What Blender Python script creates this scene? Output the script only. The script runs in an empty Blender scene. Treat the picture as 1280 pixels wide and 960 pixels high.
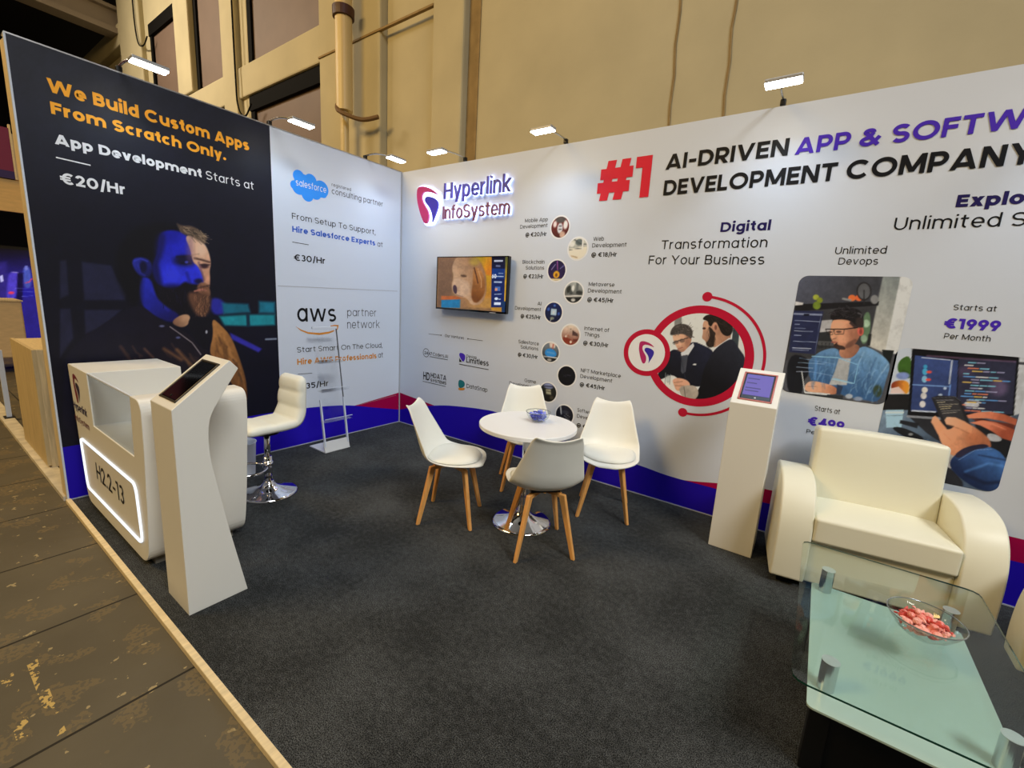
import bpy, bmesh, math, random
import numpy as np
from mathutils import Vector, Matrix

random.seed(7)
SC = bpy.context.scene
COL = SC.collection
PI = math.pi


def lin1(c):
    c = c / 255.0
    return c / 12.92 if c <= 0.04045 else ((c + 0.055) / 1.055) ** 2.4


def lin(rgb, k=1.0):
    return tuple(lin1(c) * k for c in rgb[:3])


# ------------------------------------------------------------------ camera
YAW, PITCH, ROLL = -0.605359784, -0.185740932, 0.06005882
CAM = np.array([4.25006708, -3.63833611, 1.59800779])
FPX = 543.92
_f = np.array([math.sin(YAW) * math.cos(PITCH), math.cos(YAW) * math.cos(PITCH), math.sin(PITCH)])
_r0 = np.array([math.cos(YAW), -math.sin(YAW), 0.0])
_u0 = np.cross(_r0, _f)
CR = _r0 * math.cos(ROLL) + _u0 * math.sin(ROLL)
CU = -_r0 * math.sin(ROLL) + _u0 * math.cos(ROLL)
CF = _f
cd = bpy.data.cameras.new('camera')
cam = bpy.data.objects.new('camera', cd)
COL.objects.link(cam)
cam.matrix_world = Matrix(((CR[0], CU[0], -CF[0], CAM[0]), (CR[1], CU[1], -CF[1], CAM[1]),
                           (CR[2], CU[2], -CF[2], CAM[2]), (0, 0, 0, 1)))
cd.sensor_width = 36.0
cd.sensor_fit = 'HORIZONTAL'
cd.lens = FPX / 1280 * 36.0
cd.clip_start = 0.05
SC.camera = cam

# ------------------------------------------------------------------ light and exposure
SC.view_settings.view_transform = 'Standard'
SC.view_settings.look = 'None'
SC.view_settings.exposure = 0.0
SC.view_settings.gamma = 1.0
SC.view_settings.use_curve_mapping = False
LED_COL = (0.53, 0.745, 1.0)
LED_W = 1.75
WORLD_W = 0.065
PRINT_GAIN = 1.75          # how much lighter a printed colour is than it looks under this light
w = bpy.data.worlds.new('world')
SC.world = w
w.use_nodes = True
w.node_tree.nodes['Background'].inputs[0].default_value = (1.0, 0.77, 0.46, 1)
w.node_tree.nodes['Background'].inputs[1].default_value = WORLD_W


def area_light(name, loc, target, size, sizey, watts, col, spread=PI):
    d = bpy.data.lights.new(name, 'AREA')
    d.shape = 'RECTANGLE'
    d.size, d.size_y = size, sizey
    d.energy = watts
    d.color = col
    d.spread = spread
    o = bpy.data.objects.new(name, d)
    COL.objects.link(o)
    o.location = loc
    dv = Vector(target) - Vector(loc)
    o.rotation_euler = dv.to_track_quat('-Z', 'Y').to_euler()
    return o


# unseen area lights high in the hall: its warm light, plus added fill
area_light('unseen_hall_light', (10.5, -4.6, 8.6), (2.5, -1.6, 0.6), 4.0, 2.0, 165.0, (0.98, 0.97, 0.93), math.radians(80))  # added neutral light on the booth from the right, no lamp seen there
area_light('unseen_hall_light', (-3.0, -8.5, 8.8), (-2.5, -2.0, 2.5), 5.0, 2.0, 720.0, (1.0, 0.66, 0.24))
area_light('unseen_hall_light', (-12.5, -5.5, 10.2), (-9.5, 1.5, 6.8), 3.0, 1.5, 330.0, (1.0, 0.84, 0.62), math.radians(100))  # added to brighten the left bays of the hall wall
area_light('unseen_hall_light', (3.5, -3.0, 9.4), (3.5, 0.0, 3.0), 5.0, 2.0, 90.0, (0.92, 0.95, 1.0))  # added neutral fill over the booth walls


# ------------------------------------------------------------------ materials
def mat(name, rgb, rough=0.5, metal=0.0, noise=0.0, nscale=40.0, bump=0.0, bscale=200.0, spec=0.5, coat=0.0, k=1.0):
    m = bpy.data.materials.new(name)
    m.use_nodes = True
    nt = m.node_tree
    b = nt.nodes['Principled BSDF']
    c = lin(rgb, k) + (1,)
    b.inputs['Base Color'].default_value = c
    b.inputs['Roughness'].default_value = rough
    b.inputs['Metallic'].default_value = metal
    b.inputs['Specular IOR Level'].default_value = spec
    b.inputs['Coat Weight'].default_value = coat
    tc = nt.nodes.new('ShaderNodeTexCoord')
    if noise > 0:
        n = nt.nodes.new('ShaderNodeTexNoise')
        n.inputs['Scale'].default_value = nscale
        n.inputs['Detail'].default_value = 6
        nt.links.new(tc.outputs['Object'], n.inputs['Vector'])
        r = nt.nodes.new('ShaderNodeValToRGB')
        r.color_ramp.elements[0].position = 0.3
        r.color_ramp.elements[1].position = 0.7
        r.color_ramp.elements[0].color = tuple(x * (1 - noise) for x in c[:3]) + (1,)
        r.color_ramp.elements[1].color = tuple(min(1, x * (1 + noise)) for x in c[:3]) + (1,)
        nt.links.new(n.outputs['Fac'], r.inputs['Fac'])
        nt.links.new(r.outputs['Color'], b.inputs['Base Color'])
    if bump > 0:
        n2 = nt.nodes.new('ShaderNodeTexNoise')
        n2.inputs['Scale'].default_value = bscale
        n2.inputs['Detail'].default_value = 3
        nt.links.new(tc.outputs['Object'], n2.inputs['Vector'])
        bp = nt.nodes.new('ShaderNodeBump')
        bp.inputs['Strength'].default_value = bump
        bp.inputs['Distance'].default_value = 0.005
        nt.links.new(n2.outputs['Fac'], bp.inputs['Height'])
        nt.links.new(bp.outputs['Normal'], b.inputs['Normal'])
    return m


def mat_wood(name, rgb, rough=0.5, scale=(3, 3, 30), amount=0.25, k=1.0):
    m = mat(name, rgb, rough, k=k)
    nt = m.node_tree
    b = nt.nodes['Principled BSDF']
    tc = nt.nodes['Texture Coordinate']
    mp = nt.nodes.new('ShaderNodeMapping')
    mp.inputs['Scale'].default_value = scale
    n = nt.nodes.new('ShaderNodeTexNoise')
    n.inputs['Scale'].default_value = 4
    n.inputs['Detail'].default_value = 5
    r = nt.nodes.new('ShaderNodeValToRGB')
    c = lin(rgb, k)
    r.color_ramp.elements[0].position = 0.3
    r.color_ramp.elements[1].position = 0.72
    r.color_ramp.elements[0].color = tuple(x * (1 - amount) for x in c) + (1,)
    r.color_ramp.elements[1].color = tuple(min(1, x * (1 + amount)) for x in c) + (1,)
    nt.links.new(tc.outputs['Object'], mp.inputs['Vector'])
    nt.links.new(mp.outputs['Vector'], n.inputs['Vector'])
    nt.links.new(n.outputs['Fac'], r.inputs['Fac'])
    nt.links.new(r.outputs['Color'], b.inputs['Base Color'])
    return m


def mat_emit(name, rgb, strength, k=1.0):
    m = bpy.data.materials.new(name)
    m.use_nodes = True
    b = m.node_tree.nodes['Principled BSDF']
    b.inputs['Base Color'].default_value = (0.03, 0.03, 0.03, 1)
    b.inputs['Emission Color'].default_value = lin(rgb, k) + (1,)
    b.inputs['Emission Strength'].default_value = strength
    return m


def mat_glass(name, tint, rough=0.0, ior=1.45):
    """Clear sheet glass or acrylic: thin, lets light through and mirrors at grazing angles."""
    m = bpy.data.materials.new(name)
    m.use_nodes = True
    nt = m.node_tree
    nt.nodes.remove(nt.nodes['Principled BSDF'])
    out = nt.nodes['Material Output']
    tr = nt.nodes.new('ShaderNodeBsdfTransparent')
    tr.inputs[0].default_value = tint + (1,)
    gl = nt.nodes.new('ShaderNodeBsdfGlossy')
    gl.inputs['Roughness'].default_value = rough
    # Schlick reflectance, the same seen from either side of the sheet
    f0 = ((ior - 1) / (ior + 1)) ** 2
    geo = nt.nodes.new('ShaderNodeNewGeometry')
    dot = nt.nodes.new('ShaderNodeVectorMath'); dot.operation = 'DOT_PRODUCT'
    nt.links.new(geo.outputs['Normal'], dot.inputs[0]); nt.links.new(geo.outputs['Incoming'], dot.inputs[1])

    def mth(op, a, c):
        n = nt.nodes.new('ShaderNodeMath'); n.operation = op
        for i, v in enumerate((a, c)):
            if v is None: continue
            if isinstance(v, (int, float)): n.inputs[i].default_value = v
            else: nt.links.new(v, n.inputs[i])
        return n.outputs[0]
    c5 = mth('POWER', mth('SUBTRACT', 1.0, mth('ABSOLUTE', dot.outputs['Value'], None)), 5.0)
    fac = mth('ADD', mth('MULTIPLY', c5, 1 - f0), f0)
    mx = nt.nodes.new('ShaderNodeMixShader')
    nt.links.new(fac, mx.inputs[0])
    nt.links.new(tr.outputs[0], mx.inputs[1])
    nt.links.new(gl.outputs[0], mx.inputs[2])
    nt.links.new(mx.outputs[0], out.inputs[0])
    return m


def mat_vcol(name, rough=0.5, emit=0.0, spec=0.3):
    m = bpy.data.materials.new(name)
    m.use_nodes = True
    nt = m.node_tree
    b = nt.nodes['Principled BSDF']
    a = nt.nodes.new('ShaderNodeVertexColor')
    a.layer_name = 'print'
    b.inputs['Roughness'].default_value = rough
    b.inputs['Specular IOR Level'].default_value = spec
    if emit > 0:
        b.inputs['Base Color'].default_value = (0.01, 0.01, 0.01, 1)
        nt.links.new(a.outputs['Color'], b.inputs['Emission Color'])
        b.inputs['Emission Strength'].default_value = emit
    else:
        nt.links.new(a.outputs['Color'], b.inputs['Base Color'])
    return m


# ------------------------------------------------------------------ object helpers
def tag(o, label=None, cat=None, group=None, kind=None):
    if label: o['label'] = label
    if cat: o['category'] = cat
    if group: o['group'] = group
    if kind: o['kind'] = kind
    return o


def empty(name, label, cat, loc=(0, 0, 0), rz=0.0, group=None):
    o = bpy.data.objects.new(name, None)
    o.empty_display_size = 0.1
    COL.objects.link(o)
    o.location = loc
    o.rotation_euler = (0, 0, rz)
    return tag(o, label, cat, group)


def link(name, bm, m, parent=None, smooth=False, bevel=0.0, seg=2, sub=0, angle=40):
    me = bpy.data.meshes.new(name)
    bmesh.ops.recalc_face_normals(bm, faces=bm.faces)
    if smooth:
        for f in bm.faces: f.smooth = True
    bm.to_mesh(me)
    bm.free()
    return link_me(name, me, m, parent, bevel, seg, sub, angle)


def link_me(name, me, m, parent=None, bevel=0.0, seg=2, sub=0, angle=40):
    o = bpy.data.objects.new(name, me)
    COL.objects.link(o)
    if m is not None: me.materials.append(m)
    if parent is not None: o.parent = parent
    if bevel > 0:
        md = o.modifiers.new('bevel', 'BEVEL')
        md.width = bevel
        md.segments = seg
        md.limit_method = 'ANGLE'
        md.angle_limit = math.radians(angle)
    if sub:
        md = o.modifiers.new('sub', 'SUBSURF')
        md.levels = md.render_levels = sub
    return o


def bx(bm, c, s, rot=None):
    """box of full size s at centre c"""
    M = Matrix.Translation(c)
    if rot is not None: M = M @ rot.to_4x4()
    bmesh.ops.create_cube(bm, size=1.0, matrix=M @ Matrix.Diagonal((s[0], s[1], s[2], 1)))
    return bm


def box(x0, x1, y0, y1, z0, z1, bm=None):
    bm = bm or bmesh.new()
    return bx(bm, ((x0 + x1) / 2, (y0 + y1) / 2, (z0 + z1) / 2), (x1 - x0, y1 - y0, z1 - z0))


def tube(bm, p0, p1, r0, r1=None, n=20, cap=True):
    r1 = r0 if r1 is None else r1
    p0, p1 = Vector(p0), Vector(p1)
    d = p1 - p0
    M = Matrix.Translation((p0 + p1) / 2) @ d.to_track_quat('Z', 'Y').to_matrix().to_4x4()
    bmesh.ops.create_cone(bm, cap_ends=cap, segments=n, radius1=r0, radius2=r1, depth=d.length, matrix=M)
    return bm


def lathe(bm, prof, n=40, c=(0, 0, 0), close=True):
    """prof: (r, z) list"""
    rings = []
    for r, z in prof:
        if r < 1e-6:
            rings.append([bm.verts.new((c[0], c[1], c[2] + z))])
        else:
            rings.append([bm.verts.new((c[0] + r * math.cos(2 * PI * i / n), c[1] + r * math.sin(2 * PI * i / n), c[2] + z)) for i in range(n)])
    for a, b in zip(rings[:-1], rings[1:]):
        for i in range(n):
            j = (i + 1) % n
            if len(a) == 1 and len(b) == 1: continue
            if len(a) == 1: bm.faces.new((a[0], b[i], b[j]))
            elif len(b) == 1: bm.faces.new((a[i], a[j], b[0]))
            else: bm.faces.new((a[i], a[j], b[j], b[i]))
    return bm


def prism(bm, poly, axis, a, b):
    """polygon extruded along an axis. axis 'x': poly=(y,z); 'y': poly=(x,z); 'z': poly=(x,y)"""
    def P(p, t):
        return {'x': (t, p[0], p[1]), 'y': (p[0], t, p[1]), 'z': (p[0], p[1], t)}[axis]
    v0 = [bm.verts.new(P(p, a)) for p in poly]
    v1 = [bm.verts.new(P(p, b)) for p in poly]
    n = len(poly)
    bm.faces.new(v0)
    bm.faces.new(v1[::-1])
    for i in range(n):
        j = (i + 1) % n
        bm.faces.new((v0[i], v1[i], v1[j], v0[j]))
    return bm


def round_poly(pts, rads, seg=6):
    out = []
    n = len(pts)
    for i in range(n):
        p = Vector(pts[i]); a = Vector(pts[i - 1]); b = Vector(pts[(i + 1) % n])
        r = rads[i] if isinstance(rads, (list, tuple)) else rads
        if r <= 0:
            out.append(tuple(p)); continue
        d0 = (a - p); d1 = (b - p)
        t = min(r, d0.length * 0.49, d1.length * 0.49)
        q0 = p + d0.normalized() * t; q1 = p + d1.normalized() * t
        for k in range(seg + 1):
            s = k / seg
            out.append(tuple(q0 * (1 - s) ** 2 + p * 2 * s * (1 - s) + q1 * s * s))
    return out


def sweep(bm, pts, r, n=8, closed=False):
    """round tube along a smooth path of points"""
    P = [Vector(p) for p in pts]
    N = len(P)
    rings = []
    up = Vector((0, 0, 1))
    prev = None
    for i in range(N):
        if closed: t = P[(i + 1) % N] - P[i - 1]
        else: t = P[min(i + 1, N - 1)] - P[max(i - 1, 0)]
        t.normalize()
        if prev is None:
            x = t.cross(up)
            if x.length < 1e-3: x = t.cross(Vector((1, 0, 0)))
        else:
            x = prev - t * prev.dot(t)
        x.normalize(); prev = x.copy()
        y = t.cross(x)
        rings.append([bm.verts.new(P[i] + (x * math.cos(2 * PI * k / n) + y * math.sin(2 * PI * k / n)) * r) for k in range(n)])
    M = N if closed else N - 1
    for i in range(M):
        a, b = rings[i], rings[(i + 1) % N]
        for k in range(n):
            bm.faces.new((a[k], a[(k + 1) % n], b[(k + 1) % n], b[k]))
    if not closed:
        bm.faces.new(rings[0]); bm.faces.new(rings[-1][::-1])
    return bm


def spline(pts, n=8, closed=False):
    """Catmull-Rom through the points"""
    P = [np.array(p, float) for p in pts]
    out = []
    N = len(P)
    rng = range(N) if closed else range(N - 1)
    for i in rng:
        if closed: p0, p1, p2, p3 = P[i - 1], P[i], P[(i + 1) % N], P[(i + 2) % N]
        else: p0, p1, p2, p3 = P[max(i - 1, 0)], P[i], P[i + 1], P[min(i + 2, N - 1)]
        for k in range(n):
            t = k / n
            out.append(tuple(0.5 * ((2 * p1) + (p2 - p0) * t + (2 * p0 - 5 * p1 + 4 * p2 - p3) * t * t + (3 * p1 - p0 - 3 * p2 + p3) * t ** 3)))
    if not closed: out.append(tuple(P[-1]))
    return out


# where a pixel of the photograph lies on a flat surface of the booth (axis 0: x = v, 1: y = v, 2: z = v)
def at(px, py, ax, v):
    d = CF + (px - 640) / FPX * CR - (py - 480) / FPX * CU
    return CAM + d * (v - CAM[ax]) / d[ax]


def to_px(P):
    d = np.asarray(P, float) - CAM
    z = d @ CF
    return np.stack([640 + FPX * (d @ CR) / z, 480 - FPX * (d @ CU) / z], -1)


# a printed surface: ('L', x) faces +X, runs along +Y; ('B', y) faces -Y, runs along +X
def uv(pl, px, py):
    p = at(px, py, 0 if pl[0] == 'L' else 1, pl[1])
    return (p[1] if pl[0] == 'L' else p[0]), p[2]


def xyz(pl, u, v, off=0.0):
    return (pl[1] + off, u, v) if pl[0] == 'L' else (u, pl[1] - off, v)
# ------------------------------------------------------------------ lettering: a geometric sans drawn as strokes
def arc(cx, cy, rx, ry, a0, a1, n=None):
    n = n or max(4, int(abs(a1 - a0) / 15))
    return [(cx + rx * math.cos(math.radians(a0 + (a1 - a0) * i / n)), cy + ry * math.sin(math.radians(a0 + (a1 - a0) * i / n))) for i in range(n + 1)]


XH, CH, AH, DH = 0.55, 0.70, 0.745, -0.20


def glyph(ch, w):
    """-> list of (kind, points), advance. kind 'l' = ends cut level, 'a' = square ends, 'o' = closed, 'd' = dot"""
    h = w / 2
    S = []
    l = lambda *p: S.append(('l', list(p)))
    a = lambda p: S.append(('a', p))
    o = lambda p: S.append(('o', p[:-1]))
    sb = 0.075 - 0.25 * w
    bw = 0.22 + 0.25 * w          # half width of a round bowl
    R = bw - h
    RY = XH / 2 - h + 0.006
    cy = XH / 2
    if ch == ' ': return [], 0.25
    if ch in 'ao':
        cx = bw
        o(arc(cx, cy, R, RY, 0, 360, 28))
        adv = 2 * bw
        if ch == 'a': l((2 * bw - h, 0), (2 * bw - h, XH))
    elif ch in 'bp':
        o(arc(bw, cy, R, RY, 0, 360, 28)); l((h, 0 if ch == 'b' else DH), (h, AH if ch == 'b' else XH)); adv = 2 * bw
    elif ch in 'dqg':
        o(arc(bw, cy, R, RY, 0, 360, 28)); adv = 2 * bw; xx = 2 * bw - h
        if ch == 'd': l((xx, 0), (xx, AH))
        elif ch == 'q': l((xx, DH), (xx, XH))
        else:
            a([(xx, XH), (xx, 0.0)] + arc(bw, 0.0, R, abs(DH) - h + 0.02, 0, -150, 12)[1:])
    elif ch == 'c':
        a(arc(bw, cy, R, RY, 48, 312, 20)); adv = 2 * bw - 0.04
    elif ch == 'e':
        a([(h + 0.01, cy - 0.01), (2 * bw - h, cy - 0.01)] + arc(bw, cy, R, RY, 0, 318, 24)[1:]); adv = 2 * bw - 0.01
    elif ch in 'nhm':
        W = 0.36 if ch != 'm' else 0.34
        W += 0.3 * w - 0.03
        l((h, 0), (h, AH if ch == 'h' else XH))
        for k in range(2 if ch == 'm' else 1):
            x0 = h + k * W
            a(arc(x0 + W / 2, XH - W / 2 - h + 0.006, W / 2, W / 2, 180, 0, 12) + [(x0 + W, 0)])
        adv = W * (2 if ch == 'm' else 1) + w
    elif ch == 'u':
        W = 0.36 + 0.3 * w - 0.03
        a([(h, XH)] + arc(h + W / 2, W / 2 + h - 0.006, W / 2, W / 2, 180, 360, 12)); l((h + W, 0), (h + W, XH)); adv = W + w
    elif ch == 'r':
        l((h, 0), (h, XH)); a(arc(h + 0.2, XH - 0.2 - h + 0.006, 0.2, 0.2, 180, 88, 8)); adv = 0.24 + h
    elif ch in 'il':
        l((h, 0), (h, XH if ch == 'i' else AH)); adv = w
        if ch == 'i': S.append(('d', [(h, 0.70), (max(h * 1.2, 0.05), 0)]))
    elif ch == 'j':
        a([(h + 0.06, XH), (h + 0.06, -0.08)] + arc(h - 0.04, -0.08, 0.1, 0.1, 0, -80, 6)[1:]); S.append(('d', [(h + 0.06, 0.70), (max(h * 1.2, 0.05), 0)])); adv = w + 0.06
    elif ch == 't':
        x = 0.09 + h
        a([(x, 0.69), (x, 0.15 + h)] + arc(x + 0.13, 0.13 + h, 0.13, 0.13, 180, 268, 8)); a([(0, XH - h), (0.3, XH - h)]); adv = 0.31
    elif ch == 'f':
        x = 0.08 + h
        a([(x, 0), (x, AH - 0.15)] + arc(x + 0.13, AH - 0.13 - h + 0.01, 0.13, 0.13, 180, 92, 8)); a([(0, XH - h), (0.29, XH - h)]); adv = 0.3
    elif ch == 's':
        r = (XH - w) / 4 + 0.004
        x = 0.19 + 0.2 * w; rx = x - h
        a(arc(x, XH - h - r + 0.006, rx, r, 38, 250, 14) + arc(x, h + r - 0.006, rx, r, 70, -142, 14)); adv = 2 * x
    elif ch in 'vwyVWY':
        T = XH if ch.islower() else CH
        if ch in 'vV':
            W = 0.46 + 0.35 * w if ch == 'v' else 0.62 + 0.4 * w
            l((h * 1.1, T), (W / 2, 0)); l((W - h * 1.1, T), (W / 2, 0)); adv = W
        elif ch in 'wW':
            W = 0.74 + 0.8 * w if ch == 'w' else 0.92 + 0.9 * w
            q = W / 4
            l((h * 1.1, T), (q + h * .2, 0)); l((2 * q, T), (q + h * .2, 0)); l((2 * q, T), (3 * q - h * .2, 0)); l((W - h * 1.1, T), (3 * q - h * .2, 0)); adv = W
        elif ch == 'y':
            W = 0.46 + 0.35 * w
            l((h * 1.1, XH), (W / 2, 0.0)); k = (W / 2 - h * 1.1) / XH
            l((W - h * 1.1, XH), (W / 2 + k * DH, DH)); adv = W
        else:
            W = 0.58 + 0.4 * w
            l((h * 1.1, T), (W / 2, 0.3)); l((W - h * 1.1, T), (W / 2, 0.3)); l((W / 2, 0), (W / 2, 0.3 + h)); adv = W
    elif ch in 'xX':
        T = XH if ch == 'x' else CH; W = (0.44 if ch == 'x' else 0.58) + 0.4 * w
        l((h * 1.2, 0), (W - h * 1.2, T)); l((h * 1.2, T), (W - h * 1.2, 0)); adv = W
    elif ch in 'kK':
        T, M = (AH, XH) if ch == 'k' else (CH, CH)
        W = (0.42 if ch == 'k' else 0.52) + 0.4 * w
        l((h, 0), (h, T)); l((h, M * 0.36), (W - h * 1.2, M)); l((h + (W - w) * 0.35, M * 0.55), (W - h * 1.1, 0)); adv = W
    elif ch in 'zZ':
        T = XH if ch == 'z' else CH; W = 0.4 if ch == 'z' else 0.5
        a([(0.01, T - h), (W, T - h)]); a([(0.01, h), (W, h)]); l((h * 1.3, w * .5), (W - h * 1.3, T - w * .5)); adv = W
    elif ch == 'A':
        W = 0.64 + 0.45 * w
        l((h * 1.1, 0), (W / 2, CH)); l((W - h * 1.1, 0), (W / 2, CH)); a([(W * 0.22, 0.17), (W * 0.78, 0.17)]); adv = W
    elif ch in 'BPRD':
        l((h, 0), (h, CH))
        if ch == 'D':
            W = 0.58 + 0.3 * w; r = CH / 2 - h
            a([(h, CH - h), (W - h - r, CH - h)] + arc(W - h - r, CH / 2, r, r, 90, -90, 16)[1:] + [(h, h)]); adv = W
        elif ch == 'B':
            W = 0.48 + 0.4 * w; m = 0.37
            r1 = (CH - h - m) / 2; r2 = (m - h) / 2
            a([(h, CH - h), (W - 0.03 - h - r1, CH - h)] + arc(W - 0.03 - h - r1, m + r1, r1, r1, 90, -90, 12)[1:] + [(h, m)])
            a([(h, m), (W - h - r2, m)] + arc(W - h - r2, h + r2, r2, r2, 90, -90, 12)[1:] + [(h, h)]); adv = W
        else:
            W = 0.48 + 0.4 * w; m = 0.28; r = (CH - h - m) / 2
            a([(h, CH - h), (W - h - r, CH - h)] + arc(W - h - r, m + r, r, r, 90, -90, 12)[1:] + [(h, m)]); adv = W
            if ch == 'R': l((W * 0.45, m), (W - h * 1.2, 0))
    elif ch in 'CGOQ':
        r = CH / 2 - h + 0.006; rw = 0.365 + 0.15 * w; rx = rw - h
        if ch == 'O': o(arc(rw, CH / 2, rx, r, 0, 360, 36)); adv = 2 * rw
        elif ch == 'C': a(arc(rw, CH / 2, rx, r, 42, 318, 28)); adv = 2 * rw - 0.05
        else: a(arc(rw, CH / 2, rx, r, 42, 360, 30) + [(rw + 0.02, CH / 2 - 0.02)]); adv = 2 * rw
    elif ch in 'EFL':
        W = (0.42 if ch != 'L' else 0.39) + 0.25 * w
        l((h, 0), (h, CH))
        if ch != 'L': a([(h, CH - h), (W, CH - h)]); a([(h, 0.355), (W * 0.93, 0.355)])
        if ch != 'F': a([(h, h), (W, h)])
        adv = W
    elif ch == 'H':
        W = 0.54 + 0.35 * w
        l((h, 0), (h, CH)); l((W - h, 0), (W - h, CH)); a([(h, 0.355), (W - h, 0.355)]); adv = W
    elif ch == 'I': l((h, 0), (h, CH)); adv = w
    elif ch == 'M':
        W = 0.68 + 0.5 * w
        l((h, 0), (h, CH)); l((W - h, 0), (W - h, CH)); l((h * 1.1, CH), (W / 2, 0.08)); l((W - h * 1.1, CH), (W / 2, 0.08)); adv = W
    elif ch == 'N':
        W = 0.55 + 0.4 * w
        l((h, 0), (h, CH)); l((W - h, 0), (W - h, CH)); l((h * 1.1, CH), (W - h * 1.1, 0)); adv = W
    elif ch == 'S':
        r = (CH - w) / 4 + 0.004; x = 0.235 + 0.25 * w; rx = x - h
        a(arc(x, CH - h - r + 0.006, rx, r, 30, 255, 16) + arc(x, h + r - 0.006, rx, r, 75, -150, 16)); adv = 2 * x
    elif ch == 'T':
        W = 0.5 + 0.25 * w
        a([(0, CH - h), (W, CH - h)]); l((W / 2, 0), (W / 2, CH)); adv = W
    elif ch == 'U':
        W = 0.52 + 0.35 * w; r = W / 2 - h
        a([(h, CH)] + arc(W / 2, r + h - 0.006, r, r, 180, 360, 16) + [(W - h, CH)]); adv = W
    elif ch == '0': rw = 0.25 + 0.25 * w; o(arc(rw, CH / 2, rw - h, CH / 2 - h + 0.006, 0, 360, 30)); adv = 2 * rw
    elif ch == '1': l((0.14 + h, 0), (0.14 + h, CH)); a([(0, CH - h), (0.14 + w * .9, CH - h)]); adv = 0.16 + w
    elif ch == '2':
        x = 0.2 + 0.2 * w; r = x - h
        a(arc(x, CH - h - r + 0.006, r, r, 170, -38, 16) + [(h * 1.5, h)]); a([(0.01, h), (2 * x, h)]); adv = 2 * x + 0.01
    elif ch == '3':
        x = 0.19 + 0.25 * w; r1 = (CH - h - 0.37) / 2; r2 = (0.37 - h) / 2
        a(arc(x, 0.37 + r1, x - h - 0.01, r1 + .003, 150, -90, 16)); a(arc(x, h + r2 - .003, x - h, r2 + .003, 90, -150, 16)); adv = 2 * x
    elif ch == '4':
        W = 0.5 + 0.3 * w
        l((W * 0.7, 0), (W * 0.7, CH)); l((h * 1.3, 0.16), (W * 0.7, CH)); a([(0.01, 0.16 + h), (W, 0.16 + h)]); adv = W
    elif ch == '5':
        x = 0.2 + 0.25 * w; r = (0.46 - w) / 2 + .02
        a([(2 * x - 0.02, CH - h), (h + 0.04, CH - h), (h + 0.02, 0.37)]); a(arc(x, h + r - .006, x - h, r, 130, -150, 18)); adv = 2 * x
    elif ch in '69':
        x = 0.21 + 0.25 * w; r = x - h; g = 1 if ch == '6' else -1
        f = (lambda p: p) if ch == '6' else (lambda p: [(2 * x - q[0], CH - q[1]) for q in p])
        o(f(arc(x, x - 0.004, r, r, 0, 360, 26))); S.append(('l', f([(h * 1.3 + .01, x + r * 0.25), (x * 1.15, CH)]))); adv = 2 * x
    elif ch == '7': a([(0, CH - h), (0.46, CH - h)]); l((0.12, 0), (0.46 - h, CH)); adv = 0.47
    elif ch == '8':
        x = 0.2 + 0.25 * w; r1 = (CH - h - 0.37) / 2; r2 = (0.37 - h) / 2
        o(arc(x, 0.37 + r1, x - h - 0.02, r1 + .003, 0, 360, 24)); o(arc(x, h + r2 - .003, x - h, r2 + .003, 0, 360, 24)); adv = 2 * x
    elif ch == '€':
        rw = 0.30 + 0.15 * w; x = rw + 0.09
        a(arc(x, CH / 2, rw - h, CH / 2 - h + 0.006, 50, 310, 24)); t = w * .42
        for yy in (0.425, 0.275):
            S.append(('t', [(0.0, yy), (x + 0.08, yy)]))
        adv = x + rw * 0.72
    elif ch == '/': l((h * 1.1, -0.09), (0.26, 0.77)); adv = 0.3
    elif ch == '@':
        o(arc(0.21 + .14, 0.27, 0.13, 0.13, 0, 360, 20)); a([(0.49, 0.42), (0.49, 0.2)] + arc(0.58, 0.22, 0.09, 0.09, 180, 330, 6)[1:] + arc(0.38, 0.29, 0.33, 0.36, 0, 300, 26)); adv = 0.76
    elif ch == '#':
        W = 0.72 + 0.3 * w
        l((0.16, 0), (0.3, CH)); l((W - 0.3, 0), (W - 0.16, CH)); a([(0.05, 0.47), (W, 0.47)]); a([(0.0, 0.23), (W - .05, 0.23)]); adv = W
    elif ch == '&':
        W = 0.64 + 0.25 * w
        a([(W - h * 1.1, h * .4), (0.17 + h * .6, 0.47)] + arc(0.27, 0.55, 0.13, CH - 0.55 - h, 200, -10, 10))
        a([(0.27 + 0.13, 0.53), (0.33, 0.41)] + arc(0.22 + h * .5, 0.20, 0.2, 0.2 - h, 100, 285, 12))
        a([(0.22 + h * .5 + 0.04, h + 0.003), (W * .7, 0.17), (W - 0.06, 0.36)]); adv = W
    elif ch in '-': a([(0.02, 0.29), (0.33, 0.29)]); adv = 0.35
    elif ch in '.,':
        S.append(('d', [(max(h * 1.2, .05), max(h * 1.2, .05)), (max(h * 1.2, .05), 0)])); adv = max(w * 1.2, .1)
        if ch == ',': l((max(h * 1.2, .05) - .03, -0.12), (max(h * 1.2, .05) + 0.01, 0.03))
    else:
        raise KeyError(ch)
    return [(k, [((p[0] + sb, p[1]) if not (k == 'd' and i == 1) else p) for i, p in enumerate(q)]) for k, q in S], adv + 2 * sb


def text_width(s, w):
    return sum(glyph(c, w)[1] for c in s)


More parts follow.
